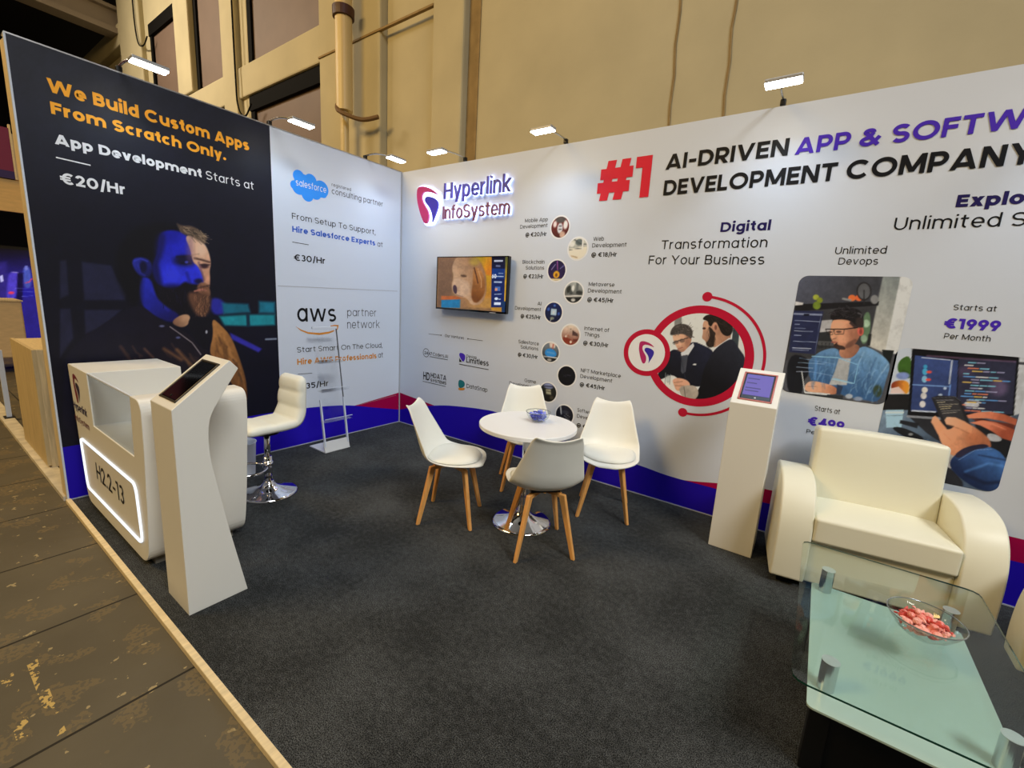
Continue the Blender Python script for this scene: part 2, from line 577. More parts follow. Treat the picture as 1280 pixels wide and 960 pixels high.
def stroke_polys(kind, pts, w):
    """-> list of quads / polygons (2D points)"""
    h = w / 2
    if kind == 'd':
        (x, y), (r, _) = pts
        return [[(x + r * math.cos(i * PI / 8), y + r * math.sin(i * PI / 8)) for i in range(16)]]
    if kind == 't': h *= 0.72
    P = [np.array(p) for p in pts]
    N = len(P)
    closed = kind == 'o'
    L_, R_ = [], []
    for i in range(N):
        if closed or 0 < i < N - 1:
            d0 = P[i] - P[i - 1]; d1 = P[(i + 1) % N] - P[i]
            n0 = np.linalg.norm(d0); n1 = np.linalg.norm(d1)
            if n0 < 1e-9 or n1 < 1e-9:
                d = d0 if n0 > n1 else d1
                d = d / np.linalg.norm(d); m = np.array([-d[1], d[0]]) * h
            else:
                d0 /= n0; d1 /= n1
                m0 = np.array([-d0[1], d0[0]]); m1 = np.array([-d1[1], d1[0]])
                m = m0 + m1
                ln = np.linalg.norm(m)
                m = m0 * h if ln < 0.5 else m / ln * h / max(0.45, ln / 2)
            L_.append(P[i] + m); R_.append(P[i] - m)
        else:
            d = (P[1] - P[0]) if i == 0 else (P[-1] - P[-2])
            d = d / np.linalg.norm(d)
            m = np.array([-d[1], d[0]]) * h
            a, b = P[i] + m, P[i] - m
            if kind == 'l' and abs(d[1]) > 0.35:
                a = a + d * (P[i][1] - a[1]) / d[1]; b = b + d * (P[i][1] - b[1]) / d[1]
            L_.append(a); R_.append(b)
    out = []
    for i in range(N if closed else N - 1):
        j = (i + 1) % N
        out.append([tuple(R_[i]), tuple(R_[j]), tuple(L_[j]), tuple(L_[i])])
    return out


def text_mesh(bm, pl, s, u0, v0, sx, sy, w, off=0.0015, depth=0.0):
    x = 0.0
    for ch in s:
        st, adv = glyph(ch, w)
        for k, (kind, pts) in enumerate(st):
            o2 = off + 0.00012 * k
            for poly in stroke_polys(kind, pts, w):
                q = [(u0 + (x + p[0]) * sx, v0 + p[1] * sy) for p in poly]
                vs = [bm.verts.new(xyz(pl, a, b, o2 + depth)) for a, b in q]
                bm.faces.new(vs)
                if depth > 0:
                    vb = [bm.verts.new(xyz(pl, a, b, o2)) for a, b in q]
                    n = len(vs)
                    for i in range(n):
                        j = (i + 1) % n
                        bm.faces.new((vs[i], vb[i], vb[j], vs[j]))
        x += adv


WT = dict(light=0.062, regular=0.082, medium=0.098, semi=0.122, bold=0.148, extra=0.172)


def T(bm, pl, s, p0, p1, top, weight='regular', fit=None, off=0.0015, depth=0.0, caph=None):
    """text line s with its baseline from pixel p0 to pixel p1 of the photograph, capitals reaching up to pixel top"""
    w = WT[weight] if isinstance(weight, str) else weight
    u0, va = uv(pl, *p0)
    u1, vb = uv(pl, *p1)
    v0 = (va + vb) / 2
    sy = (uv(pl, *top)[1] - va) / CH if caph is None else caph / CH
    sb = 0.075 - 0.25 * w
    wd = text_width(fit or s, w) - 2 * sb
    sx = (u1 - u0) / wd
    text_mesh(bm, pl, s, u0 - sb * sx, v0, sx, sy, w, off, depth)


def flat_poly(bm, pl, pts, off=0.0012, px=True):
    q = [uv(pl, *p) for p in pts] if px else pts
    bm.faces.new([bm.verts.new(xyz(pl, a, b, off)) for a, b in q])


def flat_disc(bm, pl, c, r, off, n=48, rin=0.0, a0=0.0, a1=2 * PI):
    full = abs(a1 - a0 - 2 * PI) < 1e-6
    if rin <= 0:
        bm.faces.new([bm.verts.new(xyz(pl, c[0] + r * math.cos(2 * PI * i / n), c[1] + r * math.sin(2 * PI * i / n), off)) for i in range(n)])
        return
    ro = []; ri = []
    for i in range(n + (0 if full else 1)):
        t = a0 + (a1 - a0) * i / n
        ro.append(bm.verts.new(xyz(pl, c[0] + r * math.cos(t), c[1] + r * math.sin(t), off)))
        ri.append(bm.verts.new(xyz(pl, c[0] + rin * math.cos(t), c[1] + rin * math.sin(t), off)))
    m = len(ro)
    for i in range(m if full else m - 1):
        j = (i + 1) % m
        bm.faces.new((ro[i], ro[j], ri[j], ri[i]))


def flat_line(bm, pl, pts, wd, off=0.0015, px=True):
    q = [uv(pl, *p) for p in pts] if px else pts
    for poly in stroke_polys('a', q, wd):
        bm.faces.new([bm.verts.new(xyz(pl, a, b, off)) for a, b in poly])


# ------------------------------------------------------------------ printed photographs
def chaikin(pts, it=2):
    P = np.array(pts, float)
    for _ in range(it):
        Q = np.roll(P, -1, 0)
        P = np.stack([P * .75 + Q * .25, P * .25 + Q * .75], 1).reshape(-1, 2)
    return P


def poly_mask(X, Y, pts, soft):
    ins = np.zeros(X.shape, bool)
    d2 = np.full(X.shape, 1e12)
    n = len(pts)
    for i in range(n):
        x0, y0 = pts[i]; x1, y1 = pts[(i + 1) % n]
        c = (y0 > Y) != (y1 > Y)
        if y1 != y0:
            ins ^= c & (X < (x1 - x0) * (Y - y0) / (y1 - y0) + x0)
        dx, dy = x1 - x0, y1 - y0
        L = dx * dx + dy * dy + 1e-12
        t = np.clip(((X - x0) * dx + (Y - y0) * dy) / L, 0, 1)
        d2 = np.minimum(d2, (X - x0 - t * dx) ** 2 + (Y - y0 - t * dy) ** 2)
    sd = np.where(ins, 1, -1) * np.sqrt(d2)
    t = np.clip(0.5 + sd / (2 * soft), 0, 1)
    return t * t * (3 - 2 * t)


def vnoise(X, Y, seed=0):
    """smooth value noise in 0..1"""
    x0, y0 = np.floor(X).astype(np.int64), np.floor(Y).astype(np.int64)
    fx, fy = X - x0, Y - y0
    fx, fy = fx * fx * (3 - 2 * fx), fy * fy * (3 - 2 * fy)

    def h(a, c):
        n = (a * 374761393 + c * 668265263 + seed * 974711) & 0xFFFFFFFF
        n = ((n ^ (n >> 13)) * 1274126177) & 0xFFFFFFFF
        return ((n ^ (n >> 16)) & 0xFFFF) / 65535.0
    return (h(x0, y0) * (1 - fx) + h(x0 + 1, y0) * fx) * (1 - fy) + (h(x0, y0 + 1) * (1 - fx) + h(x0 + 1, y0 + 1) * fx) * fy


def paint(px, base, layers, ox, oy, s, grain=0.13):
    """colour (sRGB 0-255) at photo pixels px from soft shapes drawn in a crop's coordinates (px = ox + X / s)"""
    X = (px[:, 0] - ox) * s
    Y = (px[:, 1] - oy) * s
    C = base(X, Y) if callable(base) else np.tile(np.array(base, float), (len(X), 1))
    for ly in layers:
        kind, geo, col, soft = ly[:4]
        al = ly[4] if len(ly) > 4 else 1.0
        if kind == 'e':
            cx, cy, rx, ry = geo
            bb = (cx - rx - soft, cx + rx + soft, cy - ry - soft, cy + ry + soft)
        else:
            g = np.array(geo, float)
            m = soft + (ly[5] if len(ly) > 5 else 0)
            bb = (g[:, 0].min() - m, g[:, 0].max() + m, g[:, 1].min() - m, g[:, 1].max() + m)
        ix = np.nonzero((X >= bb[0]) & (X <= bb[1]) & (Y >= bb[2]) & (Y <= bb[3]))[0]
        if len(ix) == 0: continue
        x, y = X[ix], Y[ix]
        if kind == 'e':
            rr = np.sqrt(((x - cx) / rx) ** 2 + ((y - cy) / ry) ** 2)
            t = np.clip(0.5 + (1 - rr) * min(rx, ry) / (2 * soft), 0, 1)
            mk = t * t * (3 - 2 * t)
        elif kind == 'p': mk = poly_mask(x, y, geo, soft)
        elif kind == 'P': mk = poly_mask(x, y, chaikin(geo), soft)
        else:   # 'l' polyline of width ly[5]
            d2 = np.full(x.shape, 1e12)
            for (x0, y0), (x1, y1) in zip(geo[:-1], geo[1:]):
                dx, dy = x1 - x0, y1 - y0
                t = np.clip(((x - x0) * dx + (y - y0) * dy) / (dx * dx + dy * dy + 1e-9), 0, 1)
                d2 = np.minimum(d2, (x - x0 - t * dx) ** 2 + (y - y0 - t * dy) ** 2)
            mk = np.clip(0.5 + (ly[5] / 2 - np.sqrt(d2)) / (2 * soft), 0, 1)
        if isinstance(col[0], (tuple, list)):
            c0, c1, (gx0, gy0), (gx1, gy1) = col
            t = np.clip(((x - gx0) * (gx1 - gx0) + (y - gy0) * (gy1 - gy0)) / ((gx1 - gx0) ** 2 + (gy1 - gy0) ** 2), 0, 1)[:, None]
            cc = np.array(c0, float) * (1 - t) + np.array(c1, float) * t
        else: cc = np.array(col, float)
        mk = (mk * al)[:, None]
        C[ix] = C[ix] * (1 - mk) + cc * mk
    if grain > 0:       # the mottling of a real photograph: folds, skin, out of focus clutter
        n = (vnoise(X / 46, Y / 46, 1) - .5) + 0.7 * (vnoise(X / 19, Y / 19, 2) - .5) + 0.5 * (vnoise(X / 8, Y / 11, 3) - .5)
        C = C * (1 + grain * n)[:, None]
    return C


def srgb_lin(C):
    c = C / 255.0
    return np.where(c <= 0.04045, c / 12.92, ((c + 0.055) / 1.055) ** 2.4)


def strokes(n, pts, ang, spread, ln, cols, wd, seed, soft=1.2, al=0.7):
    """n short hairs starting at random places inside a polygon"""
    r_ = random.Random(seed)
    P = np.array(pts, float)
    out = []
    while len(out) < n:
        x, y = r_.uniform(P[:, 0].min(), P[:, 0].max()), r_.uniform(P[:, 1].min(), P[:, 1].max())
        if poly_mask(np.array([x]), np.array([y]), pts, 0.5)[0] < 0.5: continue
        a = math.radians(ang + r_.uniform(-spread, spread))
        l_ = ln * r_.uniform(0.6, 1.3)
        m = (x + l_ * .5 * math.cos(a + .25), y + l_ * .5 * math.sin(a + .25))
        out.append(('l', [(x, y), m, (x + l_ * math.cos(a), y + l_ * math.sin(a))], r_.choice(cols), soft, al * r_.uniform(.5, 1), wd))
    return out


def picture(name, pl, u0, u1, v0, v1, shape, rad, base, layers, crop, m, parent, off=0.001, step=0.005, gain=None, xf=None, emissive=False):
    """a printed picture: grid over a rectangle ('rect' with corner radius) or a disc ('disc')"""
    nu = max(4, int((u1 - u0) / step)); nv = max(4, int((v1 - v0) / step))
    if shape == 'disc':
        vs = (v0 + v1) / 2 - np.cos(np.linspace(0, PI, nv + 1)) * (v1 - v0) / 2
        hw = np.sqrt(np.maximum(1e-8, ((v1 - v0) / 2) ** 2 - (vs - (v0 + v1) / 2) ** 2)) * (u1 - u0) / (v1 - v0)
        xl, xr = (u0 + u1) / 2 - hw, (u0 + u1) / 2 + hw
    else:
        vs = np.linspace(v0, v1, nv + 1)
        if rad > 0:
            k = np.linspace(0, 1, 9)
            vs = np.unique(np.concatenate([vs, v0 + rad * (1 - np.cos(k * PI / 2)), v1 - rad * (1 - np.cos(k * PI / 2))]))
        dv = np.minimum(vs - v0, v1 - vs)
        ins = np.where(dv < rad, rad - np.sqrt(np.maximum(0, rad ** 2 - (rad - dv) ** 2)), 0) if rad > 0 else 0 * vs
        xl, xr = u0 + ins, u1 - ins
    t = np.linspace(0, 1, nu + 1)
    U = xl[:, None] * (1 - t) + xr[:, None] * t
    V = np.repeat(vs[:, None], nu + 1, 1)
    U = U.ravel(); V = V.ravel()
    if pl[0] == 'L': P = np.stack([np.full_like(U, pl[1] + off), U, V], -1)
    else: P = np.stack([U, np.full_like(U, pl[1] - off), V], -1)
    px = to_px(P) if xf is None else xf(U, V)
    C = srgb_lin(np.clip(paint(px, base, layers, *crop), 0, 255)) * (PRINT_GAIN if gain is None else gain)
    if emissive is False:       # keep the hue of colours brighter than paper white
        mx_ = np.maximum(C.max(1, keepdims=True), 1e-6)
        C = np.where(mx_ > 0.85, C * 0.85 / mx_, C)
    nr = len(vs)
    idx = np.arange(nr * (nu + 1)).reshape(nr, nu + 1)
    F = np.stack([idx[:-1, :-1], idx[:-1, 1:], idx[1:, 1:], idx[1:, :-1]], -1).reshape(-1, 4)
    me = bpy.data.meshes.new(name)
    me.from_pydata(P.tolist(), [], F.tolist())
    ca = me.color_attributes.new('print', 'FLOAT_COLOR', 'POINT')
    buf = np.ones((len(P), 4), np.float32)
    buf[:, :3] = C
    ca.data.foreach_set('color', buf.ravel())
    return link_me(name, me, m, parent)
# ------------------------------------------------------------------ shared materials
M_WHITE = mat('wall_white', (212, 220, 234), 0.45, spec=0.25)
M_WPAINT = mat('white_lacquer', (232, 231, 224), 0.35, spec=0.35)
M_PANEL = mat('white_board', (232, 230, 222), 0.4)
M_PLY = mat_wood('plywood', (224, 202, 158), 0.6, (16, 16, 1.2), 0.18)
M_PALE = mat_wood('pale_lath', (228, 208, 165), 0.6, (14, 2, 14), 0.12)
M_BEECH = mat_wood('beech', (226, 164, 92), 0.45, (18, 18, 2), 0.16)
M_CHROME = mat('chrome', (225, 226, 230), 0.07, 1.0)
M_STEEL = mat('brushed_steel', (205, 207, 210), 0.22, 1.0)
M_BLACKP = mat('black_plastic', (14, 14, 16), 0.35)
M_BLACKG = mat('black_glass', (6, 6, 8), 0.08)
M_INK = mat('ink_black', (18, 19, 24), 0.5, spec=0.2)
M_GREY = mat('ink_grey', (70, 72, 80), 0.5, spec=0.2)
M_NAVY = mat('ink_navy', (34, 26, 88), 0.5, spec=0.2)
M_INDIGO = mat('ink_indigo', (66, 38, 168), 0.5, spec=0.2, k=1.3)
M_RED = mat('ink_red', (196, 30, 52), 0.5, spec=0.2, k=1.3)
M_CRIMSON = mat('ink_crimson', (148, 2, 62), 0.5, spec=0.2, k=1.3)
M_BLUEB = mat('ink_blue', (32, 12, 172), 0.5, spec=0.2, k=1.1)
M_ORANGE = mat('ink_orange', (255, 178, 52), 0.5, spec=0.2)
M_AMBER = mat('ink_amber', (216, 140, 44), 0.5, spec=0.2)
M_INKW = mat('ink_white', (238, 240, 244), 0.5, spec=0.2)
M_SKY = mat('ink_skyblue', (50, 140, 235), 0.5, spec=0.2, k=1.2)
M_ROYAL = mat('ink_royal', (50, 98, 200), 0.5, spec=0.2)
M_RULE = mat('ink_rule', (176, 178, 184), 0.5, spec=0.2)
M_TEAL = mat('ink_teal', (30, 120, 130), 0.5, spec=0.2)
M_PRINT = mat_vcol('photo_print', 0.5)
M_CLEAR = mat_glass('clear_acrylic', (0.995, 0.998, 1.0), 0.0, 1.35)
M_HALL = mat('hall_plaster', (190, 180, 148), 0.8, noise=0.08, nscale=1.2, bump=0.15, bscale=30)
M_HALLD = mat('hall_plaster_dark', (150, 126, 84), 0.85, noise=0.15, nscale=6)
M_PANE = mat('blind_brown', (112, 92, 80), 0.6, noise=0.08, nscale=2)
M_FRAME = mat('window_black', (10, 9, 9), 0.8, spec=0.1)
M_CEIL = mat('ceiling_dark', (20, 20, 22), 0.9)

# ------------------------------------------------------------------ the hall
# concrete floor: slabs 0.74 m deep along X, dirt, chips and worn yellow paint
M_FLOOR = mat('hall_concrete', (118, 106, 84), 0.7)
nt = M_FLOOR.node_tree
b = nt.nodes['Principled BSDF']
tc = nt.nodes['Texture Coordinate']


def node(tp, **kw):
    n = nt.nodes.new(tp)
    for k_, v_ in kw.items(): n.inputs[k_].default_value = v_
    return n


def mathn(op, a_=None, b_=None):
    n = nt.nodes.new('ShaderNodeMath')
    n.operation = op
    for i_, v_ in enumerate((a_, b_)):
        if v_ is None: continue
        if isinstance(v_, (int, float)): n.inputs[i_].default_value = v_
        else: nt.links.new(v_, n.inputs[i_])
    return n.outputs[0]


def mixc(fac, c0, c1):
    n = nt.nodes.new('ShaderNodeMix')
    n.data_type = 'RGBA'
    nt.links.new(fac, n.inputs['Factor'])
    for k_, c_ in (('A', c0), ('B', c1)):
        s_ = [i for i in n.inputs if i.name == k_ and i.type == 'RGBA'][0]
        if isinstance(c_, tuple): s_.default_value = c_
        else: nt.links.new(c_, s_)
    return [o_ for o_ in n.outputs if o_.type == 'RGBA'][0]


sp = nt.nodes.new('ShaderNodeSeparateXYZ')
nt.links.new(tc.outputs['Object'], sp.inputs[0])
n1 = node('ShaderNodeTexNoise', Scale=1.6, Detail=8.0)
n2 = node('ShaderNodeTexNoise', Scale=22.0, Detail=5.0)
n3 = node('ShaderNodeTexNoise', Scale=9.0, Detail=3.0)
for n_ in (n1, n2, n3): nt.links.new(tc.outputs['Object'], n_.inputs['Vector'])
base_c = mixc(n1.outputs['Fac'], lin((66, 60, 46)) + (1,), lin((106, 98, 80)) + (1,))
chip = mathn('GREATER_THAN', n2.outputs['Fac'], 0.69)
base_c = mixc(chip, base_c, lin((158, 142, 104)) + (1,))
xs = mathn('SUBTRACT', sp.outputs['X'], 0.058)
fr = mathn('PINGPONG', xs, 0.3705)
seam = mathn('LESS_THAN', fr, 0.006)
ys = mathn('PINGPONG', mathn('ADD', sp.outputs['Y'], 4.6), 0.9)
seam2 = mathn('LESS_THAN', ys, 0.006)
seam = mathn('MAXIMUM', seam, seam2)
band = mathn('LESS_THAN', mathn('ABSOLUTE', mathn('ADD', sp.outputs['Y'], 3.46)), 0.016)
band2 = mathn('LESS_THAN', mathn('ABSOLUTE', mathn('ADD', sp.outputs['Y'], 3.535)), 0.02)
yel = mathn('MULTIPLY', band, mathn('GREATER_THAN', n3.outputs['Fac'], 0.52))
yel2 = mathn('MULTIPLY', band2, mathn('GREATER_THAN', n2.outputs['Fac'], 0.60))
n4 = node('ShaderNodeTexNoise', Scale=60.0, Detail=4.0)
n5 = node('ShaderNodeTexNoise', Scale=4.5, Detail=7.0)
for n_ in (n4, n5): nt.links.new(tc.outputs['Object'], n_.inputs['Vector'])
scuff = mathn('MULTIPLY', mathn('GREATER_THAN', n5.outputs['Fac'], 0.56), mathn('GREATER_THAN', n4.outputs['Fac'], 0.47))
base_c = mixc(mathn('MULTIPLY', scuff, 0.45), base_c, lin((122, 104, 70)) + (1,))
along = mathn('LESS_THAN', mathn('ABSOLUTE', mathn('SUBTRACT', sp.outputs['X'], 1.98)), 0.27)
worn = mathn('MULTIPLY', along, mathn('GREATER_THAN', n4.outputs['Fac'], 0.46))
base_c = mixc(mathn('MULTIPLY', mathn('MAXIMUM', yel, yel2), worn), base_c, lin((190, 162, 96)) + (1,))
base_c = mixc(seam, base_c, lin((26, 22, 14)) + (1,))
nt.links.new(base_c, b.inputs['Base Color'])
bp = nt.nodes.new('ShaderNodeBump')
bp.inputs['Strength'].default_value = 0.3
bp.inputs['Distance'].default_value = 0.004
nt.links.new(n2.outputs['Fac'], bp.inputs['Height'])
nt.links.new(bp.outputs['Normal'], b.inputs['Normal'])
tag(link('floor', box(-28, 12, -14, 3, -0.17, -0.02), M_FLOOR), 'worn grey brown hall floor of slabs with dark joints', kind='structure')

# fitted carpet of the booth
M_CARPET = mat('carpet_pile', (58, 58, 58), 0.95, spec=0.1)
nt = M_CARPET.node_tree
b = nt.nodes['Principled BSDF']
tc = nt.nodes['Texture Coordinate']
n1 = node('ShaderNodeTexNoise', Scale=240.0, Detail=4.0)
n2 = node('ShaderNodeTexNoise', Scale=2.2, Detail=6.0)
for n_ in (n1, n2): nt.links.new(tc.outputs['Object'], n_.inputs['Vector'])
r1 = nt.nodes.new('ShaderNodeValToRGB')
r1.color_ramp.elements[0].position = 0.40
r1.color_ramp.elements[1].position = 0.64
r1.color_ramp.elements[0].color = lin((23, 24, 25)) + (1,)
r1.color_ramp.elements[1].color = lin((92, 95, 96)) + (1,)
nt.links.new(n1.outputs['Fac'], r1.inputs['Fac'])
r2 = nt.nodes.new('ShaderNodeValToRGB')
r2.color_ramp.elements[0].position = 0.40
r2.color_ramp.elements[1].position = 0.62
r2.color_ramp.elements[0].color = (0.56, 0.56, 0.55, 1)
r2.color_ramp.elements[1].color = (1.2, 1.2, 1.2, 1)
n6 = node('ShaderNodeTexNoise', Scale=34.0, Detail=5.0)
nt.links.new(tc.outputs['Object'], n6.inputs['Vector'])
nt.links.new(mathn('ADD', mathn('MULTIPLY', n2.outputs['Fac'], 0.55), mathn('MULTIPLY', n6.outputs['Fac'], 0.45)), r2.inputs['Fac'])
mm = nt.nodes.new('ShaderNodeMix')
mm.data_type = 'RGBA'; mm.blend_type = 'MULTIPLY'; mm.inputs['Factor'].default_value = 1.0
ci = [i for i in mm.inputs if i.type == 'RGBA']
nt.links.new(r1.outputs['Color'], ci[0]); nt.links.new(r2.outputs['Color'], ci[1])
nt.links.new([o_ for o_ in mm.outputs if o_.type == 'RGBA'][0], b.inputs['Base Color'])
bp = nt.nodes.new('ShaderNodeBump')
bp.inputs['Strength'].default_value = 0.5
bp.inputs['Distance'].default_value = 0.006
nt.links.new(n1.outputs['Fac'], bp.inputs['Height'])
nt.links.new(bp.outputs['Normal'], b.inputs['Normal'])
tag(link('carpet', box(0.0, 8.2, -3.03, 0.0, -0.02, 0.0), M_CARPET), 'dark charcoal fitted carpet covering the whole booth floor', 'carpet', kind='structure')

tag(link('ceiling', box(-28, 12, -14, 3, 10.8, 10.95), M_CEIL), 'dark hall ceiling', kind='structure')
tag(link('wall_far', box(-28.2, -26, -14, 3, -0.02, 10.8), mat('far_dark', (16, 17, 40), 0.9)), kind='structure')

# hall wall of plaster bays with pilasters, beams and tall windows
F, G = 1.5, 1.66
bm = bmesh.new()
for x0, x1, z0, z1, f in [(-26, 12, 0, 0.9, F + 0.1), (-17.2, -15.1, 0, 9.0, F + 0.25), (-26, -14.9, 8.75, 9.35, F), (-14.9, -13.1, 0, 10.8, F), (-13.1, -12.75, 0, 10.8, F + 0.12),
                          (-10.64, -9.75, 6.40, 10.8, F), (-8.02, -7.35, 0, 10.8, F), (-7.35, -7.0, 0, 10.8, F + 0.12),
                          (-13.0, -4.1, 5.77, 6.40, F + 0.05), (-4.1, -2.35, 0, 10.8, F + 0.02), (-2.35, -1.12, 0, 10.8, F + 0.16),
                          (-1.12, -0.5, 0, 10.8, F), (-0.5, 12, 0, 10.8, F + 0.14)]:
    box(x0, x1, f, G + 0.3, z0, z1, bm)
wh = tag(link('wall_hall', bm, M_HALL, bevel=0.03, seg=2), kind='structure')
for x in (2.50, 3.06):
    bm = bmesh.new()
    pts = [(x + 0.012 * math.sin(3.1 * z + x) + 0.008 * math.sin(11 * z), F + 0.135, z) for z in np.linspace(0.9, 10, 60)]
    sweep(bm, pts, 0.014, 6)
    link('seam', bm, M_HALLD, wh)
link('seam', box(-4.1, -1.12, F + 0.0, F + 0.05, 5.80, 5.83), M_HALLD, wh)
link('seam', box(-0.5, -0.30, F + 0.125, F + 0.145, 0.9, 10.0), M_HALLD, wh)
k = 0
for x0, x1, z0, z1 in [(-12.75, -10.64, 6.4, 8.75), (-9.75, -8.02, 6.4, 10.6), (-7.0, -4.1, 6.4, 10.6), (-12.75, -8.02, 0.9, 5.77), (-7.0, -4.1, 0.9, 5.77)]:
    k += 1
    wn = tag(link('window_%d' % k, box(x0, x1, G + 0.02, G + 0.06, z0, z1), M_PANE), kind='structure')
    bm = bmesh.new()
    box(x0, x0 + 0.16, G - 0.03, G + 0.02, z0, z1, bm)
    box(x0, x1, G - 0.06, G + 0.02, z1 - 0.30, z1, bm)
    link('frame', bm, M_FRAME, wn)
    if z1 < 9:
        pass
box_top = tag(link('trim_4', box(-12.75, -10.64, F + 0.1, G + 0.3, 8.75, 10.8), M_HALL), kind='structure')
bm = bmesh.new()
box(-15.5, -14.95, -13, F + 0.1, 9.05, 9.2, bm)
box(-15.32, -15.12, -13, F + 0.1, 9.2, 9.75, bm)
box(-15.5, -14.95, -13, F + 0.1, 9.7, 9.8, bm)
tag(link('trim_5', bm, mat('beam_grey', (150, 140, 132), 0.7)), 'grey steel roof beam under the dark ceiling', kind='structure')

# drain pipe on the hall wall
dp = empty('drain_pipe', 'cream drain pipe with dark collar running up the plaster hall wall', 'pipe', (-2.95, F - 0.24, 0.0))
link('pipe', tube(tube(bmesh.new(), (0, 0, 4.62), (0, 0, 10.5), 0.135, n=28), (0, 0, 0.0), (0, 0, 4.64), 0.07, n=20), mat('pipe_cream', (214, 192, 140), 0.4), dp, smooth=False)
link('collar', lathe(bmesh.new(), [(0.13, 0), (0.17, 0), (0.175, 0.08), (0.175, 0.14), (0.13, 0.14)], 28, (0, 0, 6.02)), mat('collar_brown', (66, 30, 22), 0.5), dp)
bm = bmesh.new()
sweep(bm, spline([(-0.12, -0.06, 4.72), (0.1, -0.16, 4.55), (0.45, 0.0, 4.42), (0.72, 0.14, 4.46)]), 0.035, 8)
link('bracket', bm, mat('bracket_rust', (112, 84, 52), 0.7), dp)
for nm, lab, pts in [('cable', 'thin dark cable looping off the pilaster beside the lower windows', [(-7.28, F - 0.04, 9.5), (-7.28, F - 0.04, 6.3), (-7.2, F - 0.05, 5.55), (-6.9, F - 0.05, 5.3), (-6.62, F - 0.04, 5.5)]),
                     ('cable', 'thin dark cable looping off the leftmost pilaster', [(-13.3, F - 0.04, 10.0), (-13.3, F - 0.04, 8.9), (-13.1, F - 0.05, 8.3), (-12.7, F - 0.05, 8.15), (-12.4, F - 0.04, 8.3)])]:
    bm = bmesh.new()
    sweep(bm, spline(pts, 8), 0.018, 6)
    tag(link(nm, bm, M_FRAME), lab, 'cable', 'cables on the hall wall')

# ------------------------------------------------------------------ booth walls
WL = tag(link('wall_left', box(-0.07, 0.0, -3.04, 0.0, -0.02, 3.0), M_WHITE), kind='structure')
WB = tag(link('wall_back', box(-0.07, 8.2, 0.0, 0.07, -0.02, 3.0), M_WHITE), kind='structure')
bm = bmesh.new()
for i, x in enumerate((-0.150, -0.112, -0.074, -0.036)):
    box(x, x + 0.034, -3.046, -2.98, -0.02, 2.99 - 0.004 * i, bm)
link('end_batten', bm, M_PLY, WL)
link('edge_strip', box(-0.02, 0.002, -3.048, -3.04, -0.02, 3.003), M_WHITE, WL)
link('top_cap', box(-0.08, 0.004, -3.046, 0.0, 3.0, 3.008), mat('cap_alu', (200, 200, 204), 0.3, 0.8), WL)
link('corner_strip', box(-0.004, 0.012, -0.012, 0.002, 0, 3.0), M_RULE, WB)
tag(link('trim_1', box(0.0, 8.2, -3.058, -3.03, -0.02, 0.012), M_PALE, bevel=0.003), 'pale wooden lath edging the carpet along the aisle', kind='structure')
tag(link('trim_2', box(-8.0, -0.06, -3.06, -2.965, -0.02, 0.012), mat('worn_strip', (205, 196, 176), 0.7, noise=0.2, nscale=9)), 'worn pale strip on the hall floor beyond the wall end', kind='structure')
tag(link('baseboard_left', box(0.0, 0.006, -3.03, 0.0, 0.0, 0.008), M_RULE), kind='structure')
tag(link('baseboard_back', box(0.0, 8.2, -0.006, 0.0, 0.0, 0.008), M_RULE), kind='structure')

PL = ('L', 0.0)
PB = ('B', 0.0)
X0 = 0.0

# --- coloured bands along the foot of both walls
bm = bmesh.new()
top = [(-3.038, 0.40), (-2.4, 0.41), (-1.75, 0.405), (-1.33, 0.394), (-0.8, 0.345), (-0.36, 0.245), (0.0, 0.16)]
top = spline(top, 6)
for (a, za), (c, zc) in zip(top[:-1], top[1:]):
    bm.faces.new([bm.verts.new(xyz(PL, u, v, 0.001)) for u, v in ((a, 0), (c, 0), (c, zc), (a, za))])
link('printed_band', bm, M_BLUEB, WL)
bm = bmesh.new()
bm.faces.new([bm.verts.new(xyz(PL, u, v, 0.0008)) for u, v in ((-0.66, 0.318), (-0.36, 0.24), (0, 0.155), (0, 0.385))])
link('printed_wedge', bm, M_CRIMSON, WL)
bm = bmesh.new()
top = spline([(0, 0.16), (0.3, 0.25), (0.612, 0.327), (0.85, 0.372), (1.127, 0.405), (1.35, 0.425), (1.546, 0.431), (1.8, 0.405), (2.253, 0.33), (2.7, 0.285), (3.143, 0.262), (3.40, 0.238), (3.776, 0.236), (4.1, 0.23), (4.7, 0.245), (5.363, 0.282), (8.19, 0.34)], 5)
for (a, za), (c, zc) in zip(top[:-1], top[1:]):
    bm.faces.new([bm.verts.new(xyz(PB, u, v, 0.001)) for u, v in ((a, 0), (c, 0), (c, zc), (a, za))])
link('printed_band', bm, M_BLUEB, WB)
bm = bmesh.new()
bm.faces.new([bm.verts.new(xyz(PB, u, v, 0.0008)) for u, v in ((0.0, 0.155), (0.62, 0.32), (0.66, 0.327), (0, 0.385))])
top = spline([(3.45, 0.225), (3.6, 0.25), (3.77, 0.285), (4.06, 0.332), (4.19, 0.342), (4.7, 0.40), (5.33, 0.424), (8.19, 0.44)], 5)
for (a, za), (c, zc) in zip(top[:-1], top[1:]):
    bm.faces.new([bm.verts.new(xyz(PB, u, v, 0.0006)) for u, v in ((a, 0.15), (c, 0.15), (c, zc), (a, za))])
link('printed_wedge', bm, M_CRIMSON, WB)

